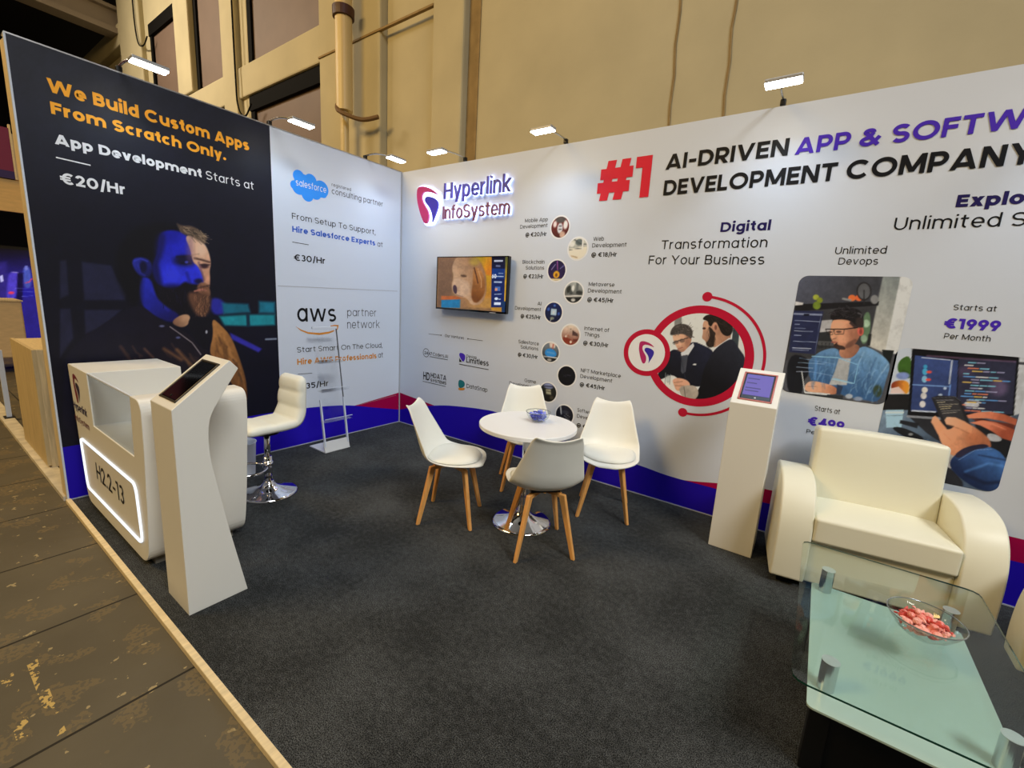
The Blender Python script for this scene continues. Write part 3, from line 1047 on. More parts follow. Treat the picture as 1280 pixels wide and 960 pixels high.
# --- left wall: the black half with the bearded man
MAN = [
    ('p', [(0, 245), (28, 240), (42, 400), (0, 420)], (26, 28, 52), 8), ('p', [(100, 248), (235, 265), (270, 340), (310, 400), (300, 425), (112, 425)], (26, 28, 54), 8),
    ('p', [(0, 465), (48, 465), (62, 600), (0, 690)], (26, 28, 52), 8), ('p', [(112, 470), (285, 470), (200, 545), (118, 580)], (26, 28, 54), 8),
    ('P', [(690, 412), (755, 420), (770, 490), (700, 495)], (34, 36, 140), 10), ('p', [(748, 438), (868, 443), (878, 482), (755, 490)], (18, 96, 120), 10), ('p', [(918, 430), (992, 434), (992, 486), (918, 484)], (18, 100, 124), 10),
    ('p', [(735, 500), (860, 492), (992, 492), (992, 540), (870, 545), (760, 545)], (24, 128, 142), 9), ('p', [(858, 486), (874, 486), (878, 550), (862, 550)], (10, 40, 60), 5),
    ('p', [(690, 540), (992, 560), (992, 700), (800, 660)], (8, 8, 26), 14), ('p', [(785, 576), (932, 650), (916, 666), (790, 605)], (44, 40, 150), 6), ('l', [(950, 606), (997, 604)], (120, 130, 150), 3, 1, 8),
    # hair and back of the head
    ('P', [(330, 100), (420, 70), (520, 70), (590, 110), (560, 200), (450, 330), (400, 460), (330, 470), (270, 340), (250, 240), (280, 160)], (5, 5, 14), 22),
    ('P', [(372, 312), (420, 325), (470, 430), (565, 500), (520, 536), (430, 496), (368, 444)], ((30, 40, 178), (16, 16, 84), (385, 340), (500, 520)), 7), ('l', [(378, 330), (372, 440)], (10, 10, 50), 12, .7, 14), ('l', [(430, 380), (500, 470)], (40, 50, 200), 10, .5, 12),
    # face in blue light
    ('P', [(456, 125), (486, 102), (550, 104), (592, 135), (616, 190), (628, 260), (672, 322), (672, 352), (600, 364), (560, 390), (478, 390), (436, 340), (426, 270), (450, 210)], ((16, 20, 150), (34, 42, 196), (520, 110), (520, 290)), 7),
    ('P', [(426, 240), (450, 230), (462, 300), (480, 380), (440, 380), (420, 320)], (10, 10, 60), 14, .85), ('P', [(440, 130), (480, 100), (490, 170), (460, 250), (436, 250)], (10, 10, 66), 16, .8), ('e', (520, 310, 34, 30), (48, 58, 216), 24, .7), ('e', (570, 160, 22, 40), (30, 36, 180), 20, .7),
    ('e', (575, 243, 48, 24), (9, 9, 46), 14), ('l', [(540, 226), (600, 222), (622, 236)], (8, 8, 34), 5, .9, 10), ('l', [(556, 254), (604, 256)], (6, 6, 30), 3, .9, 6), ('e', (584, 250, 8, 6), (60, 70, 190), 3, .8), ('l', [(628, 262), (650, 310), (662, 330)], (56, 66, 220), 5, .6, 8), ('e', (640, 338, 20, 12), (10, 10, 56), 7), ('l', [(585, 300), (600, 345)], (14, 16, 90), 8, .7, 8), ('e', (520, 370, 60, 18), (10, 10, 60), 14, .9),
    ('P', [(330, 240), (362, 224), (414, 236), (430, 280), (416, 320), (376, 322), (342, 284)], ((30, 38, 140), (14, 16, 70), (350, 240), (410, 310)), 6), ('e', (384, 272, 18, 28), (8, 9, 44), 8), ('l', [(345, 244), (372, 234), (404, 246)], (52, 62, 180), 3, .8, 5), ('l', [(360, 262), (372, 300), (392, 312)], (40, 48, 160), 4, .7, 5),
    # beard
    ('P', [(420, 285), (438, 345), (488, 370), (545, 368), (575, 337), (600, 350), (648, 352), (694, 375), (694, 430), (686, 482), (656, 508), (600, 500), (540, 484), (476, 447), (436, 400)], (10, 8, 18), 8)] + strokes(60, [(440, 350), (560, 372), (620, 380), (640, 480), (560, 480), (470, 430)], 80, 25, 26, [(26, 20, 40), (4, 4, 10), (34, 24, 34), (16, 16, 60)], 2, 5) + [
    # lit side of the face
    ('P', [(574, 128), (620, 124), (656, 152), (684, 192), (698, 252), (690, 290), (694, 330), (690, 374), (662, 376), (664, 322), (638, 268), (612, 250), (602, 190)], ((208, 170, 142), (170, 122, 96), (640, 150), (680, 340)), 4),
    ('e', (600, 190, 16, 60), (120, 86, 110), 16, .55), ('e', (666, 268, 20, 11), (52, 30, 38), 6), ('l', [(646, 262), (690, 262)], (30, 20, 26), 3, .9, 5), ('l', [(622, 232), (650, 238), (690, 250)], (64, 42, 40), 4, 1, 8), ('l', [(640, 252), (656, 300), (664, 334)], (96, 66, 84), 5, 0.9, 7), ('e', (650, 195, 22, 26), (228, 194, 168), 16, 0.6), ('l', [(606, 218), (640, 212)], (150, 112, 96), 4, .6, 5), ('e', (680, 335, 8, 20), (206, 150, 122), 6, .7), ('l', [(618, 150), (624, 240)], (170, 132, 116), 6, .5, 6),
    ('P', [(636, 350), (668, 338), (694, 375), (694, 412), (660, 404), (632, 388)], (126, 86, 64), 6), ('l', [(622, 384), (655, 376), (672, 380)], (170, 106, 92), 3, 1, 8), ('l', [(630, 370), (688, 358)], (50, 30, 30), 4, 0.8, 7),
    ('P', [(580, 390), (640, 386), (696, 402), (694, 452), (682, 490), (655, 506), (615, 480)], (88, 58, 44), 14)] + strokes(70, [(620, 392), (690, 400), (690, 450), (672, 490), (640, 480)], 95, 22, 30, [(140, 98, 72), (60, 40, 32), (120, 82, 60), (40, 28, 26), (160, 116, 84)], 2, 6) + strokes(30, [(630, 345), (690, 350), (690, 372), (632, 372)], 70, 30, 16, [(60, 38, 32), (140, 98, 74), (90, 60, 48)], 2, 7) + [
    ('P', [(532, 64), (560, 82), (602, 80), (648, 102), (680, 135), (670, 172), (640, 148), (600, 128), (562, 120)], (84, 68, 56), 7)] + strokes(60, [(540, 70), (600, 86), (650, 104), (676, 136), (664, 160), (600, 124), (560, 112)], 35, 30, 34, [(150, 124, 100), (40, 34, 30), (110, 92, 74), (176, 150, 120), (56, 46, 40)], 2.5, 8) + [
    # neck and clothes
    ('P', [(508, 528), (560, 490), (602, 492), (598, 535), (560, 555)], ((176, 136, 104), (110, 76, 60), (590, 500), (520, 540)), 4),
    ('P', [(18, 720), (40, 660), (120, 590), (220, 520), (330, 455), (380, 450), (440, 500), (512, 545), (600, 580), (640, 640), (690, 660), (720, 700), (800, 760), (860, 880), (850, 1150), (10, 1150)], ((10, 10, 30), (20, 15, 26), (200, 500), (560, 700)), 4),
    ('P', [(596, 500), (660, 505), (700, 498), (706, 560), (690, 660), (650, 640), (590, 560)], (10, 9, 20), 4),
    ('P', [(700, 505), (740, 538), (790, 592), (828, 690), (862, 800), (866, 900), (840, 900), (790, 800), (700, 690), (690, 655), (708, 585)], ((156, 106, 58), (92, 58, 30), (730, 560), (850, 850)), 4),
    ('l', [(735, 600), (770, 700)], (96, 62, 34), 5, 0.8, 10), ('l', [(770, 620), (800, 720)], (180, 126, 74), 5, 0.6, 8), ('l', [(800, 700), (840, 800)], (70, 46, 30), 5, 0.8, 10), ('l', [(826, 720), (856, 840)], (150, 100, 56), 4, 0.6, 6),
    ] + strokes(40, [(715, 545), (760, 590), (810, 690), (840, 800), (780, 760), (710, 660)], 68, 18, 60, [(176, 122, 70), (84, 52, 28), (150, 100, 54), (66, 42, 26)], 6, 9, 5, .5) + strokes(26, [(280, 640), (560, 600), (640, 720), (300, 760)], 42, 16, 60, [(84, 58, 44), (26, 18, 30), (104, 72, 50)], 5, 10, 5, .55) + [
    ('l', [(508, 548), (560, 585), (610, 622), (650, 676)], (128, 118, 124), 1.5, 1, 4), ('e', (676, 572, 5, 8), (150, 150, 160), 2), ('e', (470, 545, 12, 5), (90, 92, 130), 3), ('e', (545, 598, 10, 5), (80, 84, 130), 3),
    ('l', [(280, 640), (320, 695)], (70, 46, 40), 8, 0.9, 10), ('l', [(390, 650), (430, 690)], (96, 66, 52), 6, 0.9, 8), ('l', [(480, 650), (560, 700)], (104, 70, 46), 8, 0.9, 12), ('l', [(540, 655), (620, 740)], (120, 82, 52), 8, 0.8, 14), ('l', [(600, 690), (650, 720)], (60, 42, 36), 5, 0.8, 8),
]


def black_base(X, Y):
    t = np.clip((Y + 560) / 640, 0, 1)[:, None]
    return np.array([[26, 29, 42]]) * (1 - t) + np.array([[7, 8, 24]]) * t


picture('printed_photo', PL, -3.038, -1.5, 0.40, 2.999, 'rect', 0, black_base, MAN, (75, 260, 3.692), M_PRINT, WL, 0.0012, 0.0052, gain=1.35)

L1 = bmesh.new()
T(L1, PL, 'We Build Custom Apps', (59.7, 115.2), (311.4, 187.8), (57.8, 97.8), 'extra', off=0.003)
T(L1, PL, 'From Scratch Only.', (64.1, 142.6), (282.6, 200.2), (61.6, 126.9), 'extra', off=0.003)
link('lettering', L1, M_ORANGE, WL)['label'] = 'orange bold headline'
L1 = bmesh.new()
T(L1, PL, 'App Development', (68.5, 180.2), (252.1, 221.8), (66.9, 167.0), 'extra', off=0.003)
T(L1, PL, 'Starts at', (257.5, 223.6), (317.2, 237.5), (256.8, 213.1), 'regular', off=0.003)
T(L1, PL, '€20/Hr', (75.8, 229.6), (157.2, 243.2), (74.2, 215.6), 'bold', off=0.003)
flat_line(L1, PL, [(69.8, 196.7), (113.1, 206.7)], 0.008, 0.003)
link('lettering', L1, M_INKW, WL)['label'] = 'white offer and price'

# --- left wall: the white half
bm = bmesh.new()
for i, (cx, cy, r) in enumerate([(160, 140, 54), (125, 215, 40), (205, 215, 92), (262, 178, 58), (352, 250, 72), (236, 300, 56), (305, 285, 55), (160, 235, 62), (370, 290, 36)]):
    c = uv(PL, 350 + cx / 6.857, 200 + cy / 6.857)
    rr = r / 6.857 / 113.0
    q = at(350 + cx / 6.857, 200 + (cy + r) / 6.857, 0, 0.0)
    flat_disc(bm, PL, c, abs(q[2] - c[1]), 0.0012 + 0.00006 * i, 32)
link('cloud_emblem', bm, M_SKY, WL)
bm = bmesh.new()
T(bm, PL, 'salesforce', (369.7, 231.6), (407.6, 241.3), (369.4, 223.5), 'regular', off=0.003)
link('lettering', bm, M_INKW, WL)
bm = bmesh.new()
T(bm, PL, 'registered', (414.5, 232.6), (438.7, 239.1), (414.2, 228.4), 'regular')
T(bm, PL, 'consulting partner', (414.6, 241.8), (478.6, 258.8), (414.3, 234.6), 'regular')
T(bm, PL, 'partner', (434, 395.2), (470.5, 395.4), (434, 385.6), 'light')
T(bm, PL, 'network', (434, 410.6), (474.5, 409.9), (434, 400.6), 'light')
T(bm, PL, 'at', (471.6, 307.9), (478.3, 309.1), (471.4, 301.5), 'regular')
T(bm, PL, 'at', (472.6, 447.3), (478.7, 446.6), (472.6, 440.9), 'regular')
link('lettering', bm, M_GREY, WL)
bm = bmesh.new()
T(bm, PL, 'From Setup To Support,', (364.9, 273.4), (469.3, 293.5), (364.7, 265.9), 'regular')
T(bm, PL, '€30/Hr', (367.4, 325.6), (406.6, 329.8), (367, 317.6), 'semi')
T(bm, PL, 'aws', (371.7, 401.9), (420.1, 401.9), (371.9, 380.2), 'medium')
T(bm, PL, 'Start Smart On The Cloud,', (371.3, 441.1), (478, 433.9), (370.9, 434.4), 'regular')
T(bm, PL, '€35/Hr', (373.4, 486.6), (410.7, 482.8), (373.2, 479.4), 'semi')
flat_line(bm, PL, [(365.3, 302.5), (385.7, 306)], 0.005)
flat_line(bm, PL, [(372.3, 467.7), (390.2, 466.4)], 0.005)
link('lettering', bm, M_INK, WL)
bm = bmesh.new()
T(bm, PL, 'Hire Salesforce Experts', (365.3, 289.9), (468.9, 306.9), (365, 282.5), 'bold')
link('lettering', bm, M_ROYAL, WL)
bm = bmesh.new()
T(bm, PL, 'Hire AWS Professionals', (371.5, 456.2), (470.6, 447.7), (371.3, 448.8), 'bold')
z = lambda x, y: (355 + x / 7.68, 375 + y / 7.68)
flat_poly(bm, PL, [z(*p) for p in [(108, 250), (165, 285), (230, 308), (340, 316), (430, 304), (480, 288), (482, 300), (430, 322), (340, 336), (230, 324), (160, 295)]])
flat_poly(bm, PL, [z(*p) for p in [(445, 246), (485, 238), (524, 240), (518, 275), (498, 305), (492, 300), (505, 270), (508, 252), (480, 250), (447, 254)]], 0.0013)
link('lettering', bm, M_AMBER, WL)
bm = bmesh.new()
flat_line(bm, PL, [(347, 357.2), (497, 364)], 0.005)
flat_line(bm, PL, [(447, 506.5), (495, 494)], 0.002)
link('divider_line', bm, M_RULE, WL)

# --- back wall lettering
bm = bmesh.new()
T(bm, PB, '#1', (745.5, 251.3), (811.7, 246.4), (750, 202.5), 0.19, off=0.003)
link('lettering', bm, M_RED, WB)['label'] = 'large red number sign'
bm = bmesh.new()
T(bm, PB, 'AI-DRIVEN', (831.8, 212.5), (984.3, 194.3), (834, 193.6), 'bold', off=0.003)
T(bm, PB, 'DEVELOPMENT COMPANY', (829, 244.1), (1253.8, 208.1), (831.4, 225.3), 'bold', fit='DEVELOPMENT COMPAN', off=0.003)
link('lettering', bm, M_INK, WB)['label'] = 'black headline in capitals'
bm = bmesh.new()
T(bm, PB, 'APP & SOFTWARE', (993.1, 193.9), (1225.3, 166.1), (996.5, 173.2), 'bold', fit='APP & SOFT', off=0.003)
T(bm, PB, '€1999', (1178.8, 410.8), (1249.3, 413.2), (1180.8, 398.2), 'extra')
T(bm, PB, '€499', (1008.8, 532.8), (1054.5, 536.5), (1010.8, 522), 'extra')
link('lettering', bm, M_INDIGO, WB)['label'] = 'indigo headline and prices'
bm = bmesh.new()
T(bm, PB, 'Digital', (900.2, 289.6), (962.5, 288.2), (902.0, 277.6), 'bold')
T(bm, PB, 'Explore', (1194, 258.8), (1257.7, 256.2), (1196.9, 243.4), 'extra', fit='Expl')
link('lettering', bm, M_NAVY, WB)
bm = bmesh.new()
T(bm, PB, 'Transformation', (826.3, 311.5), (958.5, 309.2), (827.5, 300.4), 'regular')
T(bm, PB, 'For Your Business', (810.5, 330.7), (955, 330.2), (811.7, 319.8), 'regular')
T(bm, PB, 'Unlimited Solutions', (1116.4, 287.3), (1249.4, 283.6), (1118.4, 272.0), 'regular', fit='Unlimited')
T(bm, PB, 'Unlimited', (1043.3, 317.7), (1107.5, 316.8), (1044.3, 309.0), 'regular')
T(bm, PB, 'Devops', (1047.5, 330.7), (1097, 330.7), (1048.8, 322.2), 'regular')
T(bm, PB, 'Starts at', (1191.3, 387.2), (1245, 389.7), (1192.5, 380.4), 'regular')
T(bm, PB, 'Per Month', (1179.5, 423.2), (1237.5, 427), (1180.5, 416.4), 'regular')
T(bm, PB, 'Starts at', (1018, 513.5), (1049.5, 517.7), (1019, 507.3), 'regular')
T(bm, PB, 'Per Month', (1007.5, 542), (1055, 549), (1008.2, 537), 'regular')
link('lettering', bm, M_INK, WB)

Z2 = lambda x, y: (640 + x / 7.387, 260 + y / 7.387)
Z3 = lambda x, y: (640 + x / 7.387, 370 + y / 7.387)
Z4 = lambda x, y: (640 + x / 8.533, 440 + y / 8.533)
bm = bmesh.new()
SERV = [('Mobile App', Z2(120, 135), Z2(330, 122), .034, 'regular'), ('Development', Z2(75, 190), Z2(328, 178), .034, 'regular'), ('@ €20/Hr', Z2(125, 268), Z2(320, 255), .037, 'semi'),
        ('Web', Z2(750, 303), Z2(848, 303), .034, 'regular'), ('Development', Z2(740, 361), Z2(1057, 360), .034, 'regular'), ('@ €18/Hr', Z2(733, 450), Z2(968, 450), .037, 'semi'),
        ('Blockchain', Z2(97, 514), Z2(300, 514), .034, 'regular'), ('Solutions', Z2(127, 567), Z2(297, 571), .034, 'regular'), ('@ €23/Hr', Z2(105, 650), Z2(290, 648), .037, 'semi'),
        ('Metaverse', Z2(708, 722), Z2(945, 725), .034, 'regular'), ('Development', Z2(700, 782), Z2(1012, 788), .034, 'regular'), ('@ €45/Hr', Z2(695, 866), Z2(937, 872), .037, 'semi'),
        ('AI', Z3(235, 85), Z3(272, 87), .034, 'regular'), ('Development', Z3(28, 128), Z3(268, 138), .034, 'regular'), ('@ €25/Hr', Z3(80, 205), Z3(265, 212), .037, 'semi'),
        ('Internet of', Z3(668, 318), Z3(897, 330), .034, 'regular'), ('Things', Z3(668, 370), Z3(808, 380), .034, 'regular'), ('@ €30/Hr', Z3(657, 455), Z3(890, 470), .037, 'semi'),
        ('Salesforce', Z3(60, 438), Z3(247, 454), .034, 'regular'), ('Solutions', Z3(80, 487), Z3(243, 502), .034, 'regular'), ('@ €30/Hr', Z3(55, 560), Z3(238, 576), .037, 'semi'),
        ('NFT Marketplace', Z3(635, 705), Z3(1003, 752), .034, 'regular'), ('Development', Z3(630, 757), Z3(925, 798), .034, 'regular'), ('@ €45/Hr', Z3(625, 836), Z3(857, 866), .037, 'semi'),
        ('Game', Z3(115, 794), Z3(220, 808), .034, 'regular'), ('Development', Z3(-24, 822), Z3(218, 856), .034, 'regular'),
        ('Software', Z4(697, 640), Z4(883, 668), .034, 'regular'), ('Development', Z4(692, 707), Z4(1000, 755), .034, 'regular'), ('@ €', Z4(690, 800), Z4(790, 812), .037, 'semi')]
for s, a, c, chh, wt in SERV:
    T(bm, PB, s, a, c, a, wt, caph=chh)
link('lettering', bm, M_INK, WB)['label'] = 'small service names and hourly prices'
# venture logos under the screen
Z5 = lambda x, y: (515 + x / 9.6, 405 + y / 9.6)
bm = bmesh.new()
T(bm, PB, 'Our Ventures', Z5(395, 155), Z5(625, 184), Z5(395, 122), 'regular')
flat_line(bm, PB, [Z5(200, 118), Z5(345, 134)], 0.004)
flat_line(bm, PB, [Z5(675, 178), Z5(850, 201)], 0.004)
for p in (Z5(350, 135), Z5(672, 178)): flat_disc(bm, PB, uv(PB, *p), 0.008, 0.0017, 12)
T(bm, PB, '24x7', Z5(150, 364), Z5(240, 372), Z5(150, 328), 'semi')
T(bm, PB, 'Coders.AI', Z5(250, 386), Z5(432, 404), Z5(250, 346), 'regular')
flat_line(bm, PB, [Z5(215, 390), Z5(430, 430)], 0.006)
flat_disc(bm, PB, uv(PB, *Z5(170, 345)), 0.052, 0.0013, 40, 0.046)
T(bm, PB, 'Design', Z5(655, 402), Z5(775, 414), Z5(655, 370), 'regular')
T(bm, PB, 'Limitless', Z5(652, 463), Z5(920, 504), Z5(652, 400), 'semi')
flat_line(bm, PB, [Z5(565, 480), Z5(920, 547)], 0.007)
T(bm, PB, 'HD', Z5(135, 670), Z5(212, 676), Z5(135, 575), 'semi')
T(bm, PB, 'HDATA', Z5(225, 645), Z5(412, 672), Z5(225, 588), 'semi')
T(bm, PB, 'SYSTEMS', Z5(222, 690), Z5(412, 730), Z5(222, 654), 'semi')
flat_line(bm, PB, [Z5(130, 686), Z5(405, 749)], 0.006)
T(bm, PB, 'DataSnap', Z5(655, 770), Z5(905, 811), Z5(655, 722), 'regular')
link('lettering', bm, M_INK, WB)['label'] = 'small venture logos below the screen'
bm = bmesh.new()
flat_poly(bm, PB, [Z5(*p) for p in chaikin([(568, 345), (610, 348), (640, 375), (640, 420), (618, 455), (600, 440), (568, 385)])], 0.0013)
link('printed_mark', bm, M_INDIGO, WB)
bm = bmesh.new()
flat_poly(bm, PB, [Z5(*p) for p in [(568, 405), (600, 455), (568, 455)]], 0.0013)
link('printed_mark', bm, M_INK, WB)
bm = bmesh.new()
flat_poly(bm, PB, [Z5(*p) for p in chaikin([(557, 670), (600, 672), (634, 700), (634, 745), (600, 768), (557, 765)])], 0.0013)
link('printed_mark', bm, M_TEAL, WB)
bm = bmesh.new()
flat_poly(bm, PB, [Z5(*p) for p in chaikin([(557, 765), (600, 770), (634, 765), (632, 795), (557, 795)], 1)], 0.0014)
link('printed_mark', bm, M_AMBER, WB)

# --- ring emblem with the two businessmen
C0 = (3.485, 1.262)
RO, RI = 0.398, 0.337
C1 = (3.083, 1.247)
ring = bmesh.new()
flat_disc(ring, PB, C0, RO, 0.0012, 96, RI)
flat_disc(ring, PB, C1, 0.196, 0.0013, 64)
flat_disc(ring, PB, C0, 0.475, 0.0012, 40, 0.455, math.radians(-10), math.radians(84))
flat_disc(ring, PB, (C0[0] + 0.465 * math.cos(math.radians(88)), C0[1] + 0.465 * math.sin(math.radians(88))), 0.036, 0.0013, 32)
flat_disc(ring, PB, C0, 0.475, 0.0012, 40, 0.455, math.radians(-94), math.radians(-50))
flat_disc(ring, PB, (C0[0] + 0.465 * math.cos(math.radians(-96)), C0[1] + 0.465 * math.sin(math.radians(-96))), 0.036, 0.0013, 32)
link('printed_ring', ring, mat('ink_ring', (178, 20, 52), 0.5, spec=0.2, k=1.2), WB)
MEN = [
    ('p', [(415, 195), (465, 185), (455, 400), (405, 400)], (122, 124, 124), 3), ('p', [(0, 560), (300, 560), (330, 640), (0, 800)], (190, 188, 186), 6), ('p', [(828, 270), (872, 300), (862, 415), (815, 390)], (52, 62, 68), 4), ('p', [(870, 300), (940, 380), (930, 560), (880, 460)], (200, 204, 206), 8),
    ('P', [(350, 490), (395, 430), (450, 440), (540, 372), (610, 400), (690, 440), (720, 560), (640, 700), (480, 690), (400, 600), (310, 655), (285, 625)], ((28, 32, 52), (14, 16, 26), (600, 420), (450, 650)), 3),
    ('p', [(458, 458), (545, 388), (552, 410), (500, 490), (465, 500)], (214, 218, 226), 3), ('p', [(462, 478), (508, 470), (492, 590), (470, 605), (458, 590)], (62, 66, 78), 3), ('e', (555, 540, 14, 5), (200, 204, 210), 2), ('l', [(455, 470), (490, 640)], (40, 44, 60), 3, .8, 5),
    ('P', [(395, 325), (430, 318), (500, 325), (535, 345), (530, 390), (500, 430), (470, 456), (440, 440), (412, 390)], ((206, 166, 140), (160, 116, 96), (430, 360), (520, 400)), 3),
    ('P', [(378, 325), (400, 272), (450, 250), (510, 258), (542, 298), (540, 345), (524, 362), (505, 340), (470, 322), (420, 330), (390, 335)], (64, 60, 60), 4), ] + strokes(70, [(385, 320), (405, 272), (450, 254), (510, 262), (538, 300), (530, 345), (470, 318), (420, 326)], 20, 80, 22, [(110, 104, 102), (34, 30, 30), (84, 78, 78), (50, 46, 46)], 4, 14) + [
    ('e', (505, 375, 18, 34), (130, 92, 78), 12, .6), ('e', (430, 360, 24, 14), (220, 184, 160), 10, .6), ('e', (452, 398, 10, 16), (216, 176, 152), 6, .6), ('e', (455, 440, 22, 8), (140, 100, 86), 6, .6),
    ('l', [(402, 388), (440, 372), (508, 352)], (34, 30, 32), 1.5, 1, 6), ('e', (425, 382, 18, 13), (70, 60, 60), 3, .6), ('e', (466, 372, 20, 14), (70, 60, 60), 3, .6), ('l', [(436, 430), (470, 420)], (140, 80, 76), 2, 1, 6),
    ('P', [(612, 235), (645, 228), (700, 250), (730, 310), (700, 380), (660, 410), (640, 405), (630, 372), (604, 356), (614, 320)], ((180, 140, 116), (120, 88, 74), (630, 280), (710, 360)), 3),
    ('P', [(650, 262), (690, 300), (712, 330), (740, 340), (715, 400), (670, 424), (640, 412), (634, 385), (652, 372), (664, 330)], (42, 33, 30), 4),
    ('p', [(700, 330), (815, 310), (805, 370), (720, 410), (690, 420)], ((176, 134, 110), (140, 100, 82), (720, 340), (790, 350)), 3),
    ('p', [(686, 240), (760, 290), (812, 320), (800, 360), (730, 372), (706, 340)], (160, 120, 98), 4),
    ('P', [(604, 222), (640, 186), (720, 184), (790, 215), (828, 265), (822, 320), (790, 345), (745, 325), (722, 262), (690, 240), (672, 275), (652, 262), (650, 232)], (28, 24, 23), 4),
    ] + strokes(50, [(640, 195), (720, 190), (800, 230), (815, 310), (760, 320), (720, 250)], 30, 30, 34, [(60, 52, 50), (14, 12, 12), (44, 38, 36)], 3, 12) + strokes(30, [(650, 280), (700, 320), (730, 345), (700, 400), (650, 410)], 100, 25, 22, [(70, 54, 46), (26, 20, 18)], 2.5, 13) + [
    ('e', (700, 275, 20, 34), (176, 130, 108), 4), ('e', (704, 278, 9, 18), (110, 70, 60), 4), ('e', (622, 285, 12, 8), (60, 40, 36), 3),
    ('p', [(686, 430), (800, 352), (820, 364), (730, 428), (690, 470)], (218, 222, 228), 3),
    ('P', [(655, 500), (700, 425), (800, 358), (830, 366), (870, 430), (915, 490), (920, 600), (860, 720), (760, 800), (560, 800), (540, 780), (600, 690), (615, 580)], ((38, 42, 56), (12, 13, 20), (860, 420), (680, 680)), 3),
    ('P', [(395, 645), (440, 632), (505, 650), (530, 690), (480, 705), (440, 735), (405, 700)], (206, 158, 134), 4), ('l', [(410, 668), (470, 660)], (150, 100, 84), 2, .8, 5), ('l', [(420, 690), (480, 690)], (150, 100, 84), 2, .8, 5),
    ('P', [(440, 700), (500, 685), (565, 690), (590, 750), (545, 800), (465, 775)], (158, 150, 142), 4), ('l', [(480, 700), (490, 770)], (90, 84, 80), 3, .8, 6), ('p', [(300, 660), (395, 650), (430, 740), (470, 790), (400, 780), (320, 720)], (216, 216, 214), 5),
    ('l', [(350, 600), (345, 680)], (120, 130, 134), 2, .9, 5), ('l', [(385, 610), (378, 680)], (120, 130, 134), 2, .9, 5), ('e', (366, 640, 16, 30), (150, 160, 164), 3, .6),
]
picture('printed_photo', PB, C0[0] - RI - .002, C0[0] + RI + .002, C0[1] - RI - .002, C0[1] + RI + .002, 'disc', 0, (208, 212, 213), MEN, (770, 360, 5.647), M_PRINT, WB, 0.0009, 0.004, gain=1.4)
bm = bmesh.new()
flat_disc(bm, PB, C1, 0.155, 0.0026, 48)
link('printed_disc', bm, M_INKW, WB)
Z6 = lambda x, y: (770 + x / 5.647, 360 + y / 5.647)


def logo_mark(parent, pl, f, off, depth=0.0, mats=None):
    """two leaf shapes: crimson outside, indigo inside. f maps the drawing's coordinates to (u, v)"""
    A = [(125, 280), (130, 228), (160, 206), (210, 207), (262, 225), (310, 255), (352, 300), (300, 277), (242, 262), (200, 266), (178, 292), (176, 340), (196, 390), (234, 450), (250, 500), (248, 560), (232, 596), (214, 602), (195, 585), (166, 512), (142, 425), (127, 350)]
    B = [(208, 345), (220, 318), (255, 312), (300, 325), (336, 350), (351, 385), (346, 430), (326, 490), (304, 545), (284, 594), (291, 550), (284, 490), (264, 440), (236, 400), (213, 372)]
    for nm, P, m in (('crimson_leaf', A, (mats or (M_LEAF1,))[0]), ('indigo_leaf', B, (mats or (0, M_LEAF2))[1])):
        bm = bmesh.new()
        q = [f(*p) for p in chaikin(P, 2)]
        v = [bm.verts.new(xyz(pl, a, c, off + depth)) for a, c in q]
        bm.faces.new(v)
        if depth > 0:
            v2 = [bm.verts.new(xyz(pl, a, c, off)) for a, c in q]
            n = len(v)
            for i in range(n): bm.faces.new((v[i], v2[i], v2[(i + 1) % n], v[(i + 1) % n]))
        link(nm, bm, m, parent)


M_LEAF1 = mat('leaf_crimson', (184, 36, 104), 0.4)
M_LEAF2 = mat('leaf_indigo', (56, 40, 168), 0.4)


def mark_on_disc(x, y):
    t, s_ = (x - 238) / 230.0, (404 - y) / 400.0
    return C1[0] + t * 0.135, C1[1] + s_ * 0.19


logo_mark(WB, PB, mark_on_disc, 0.003)

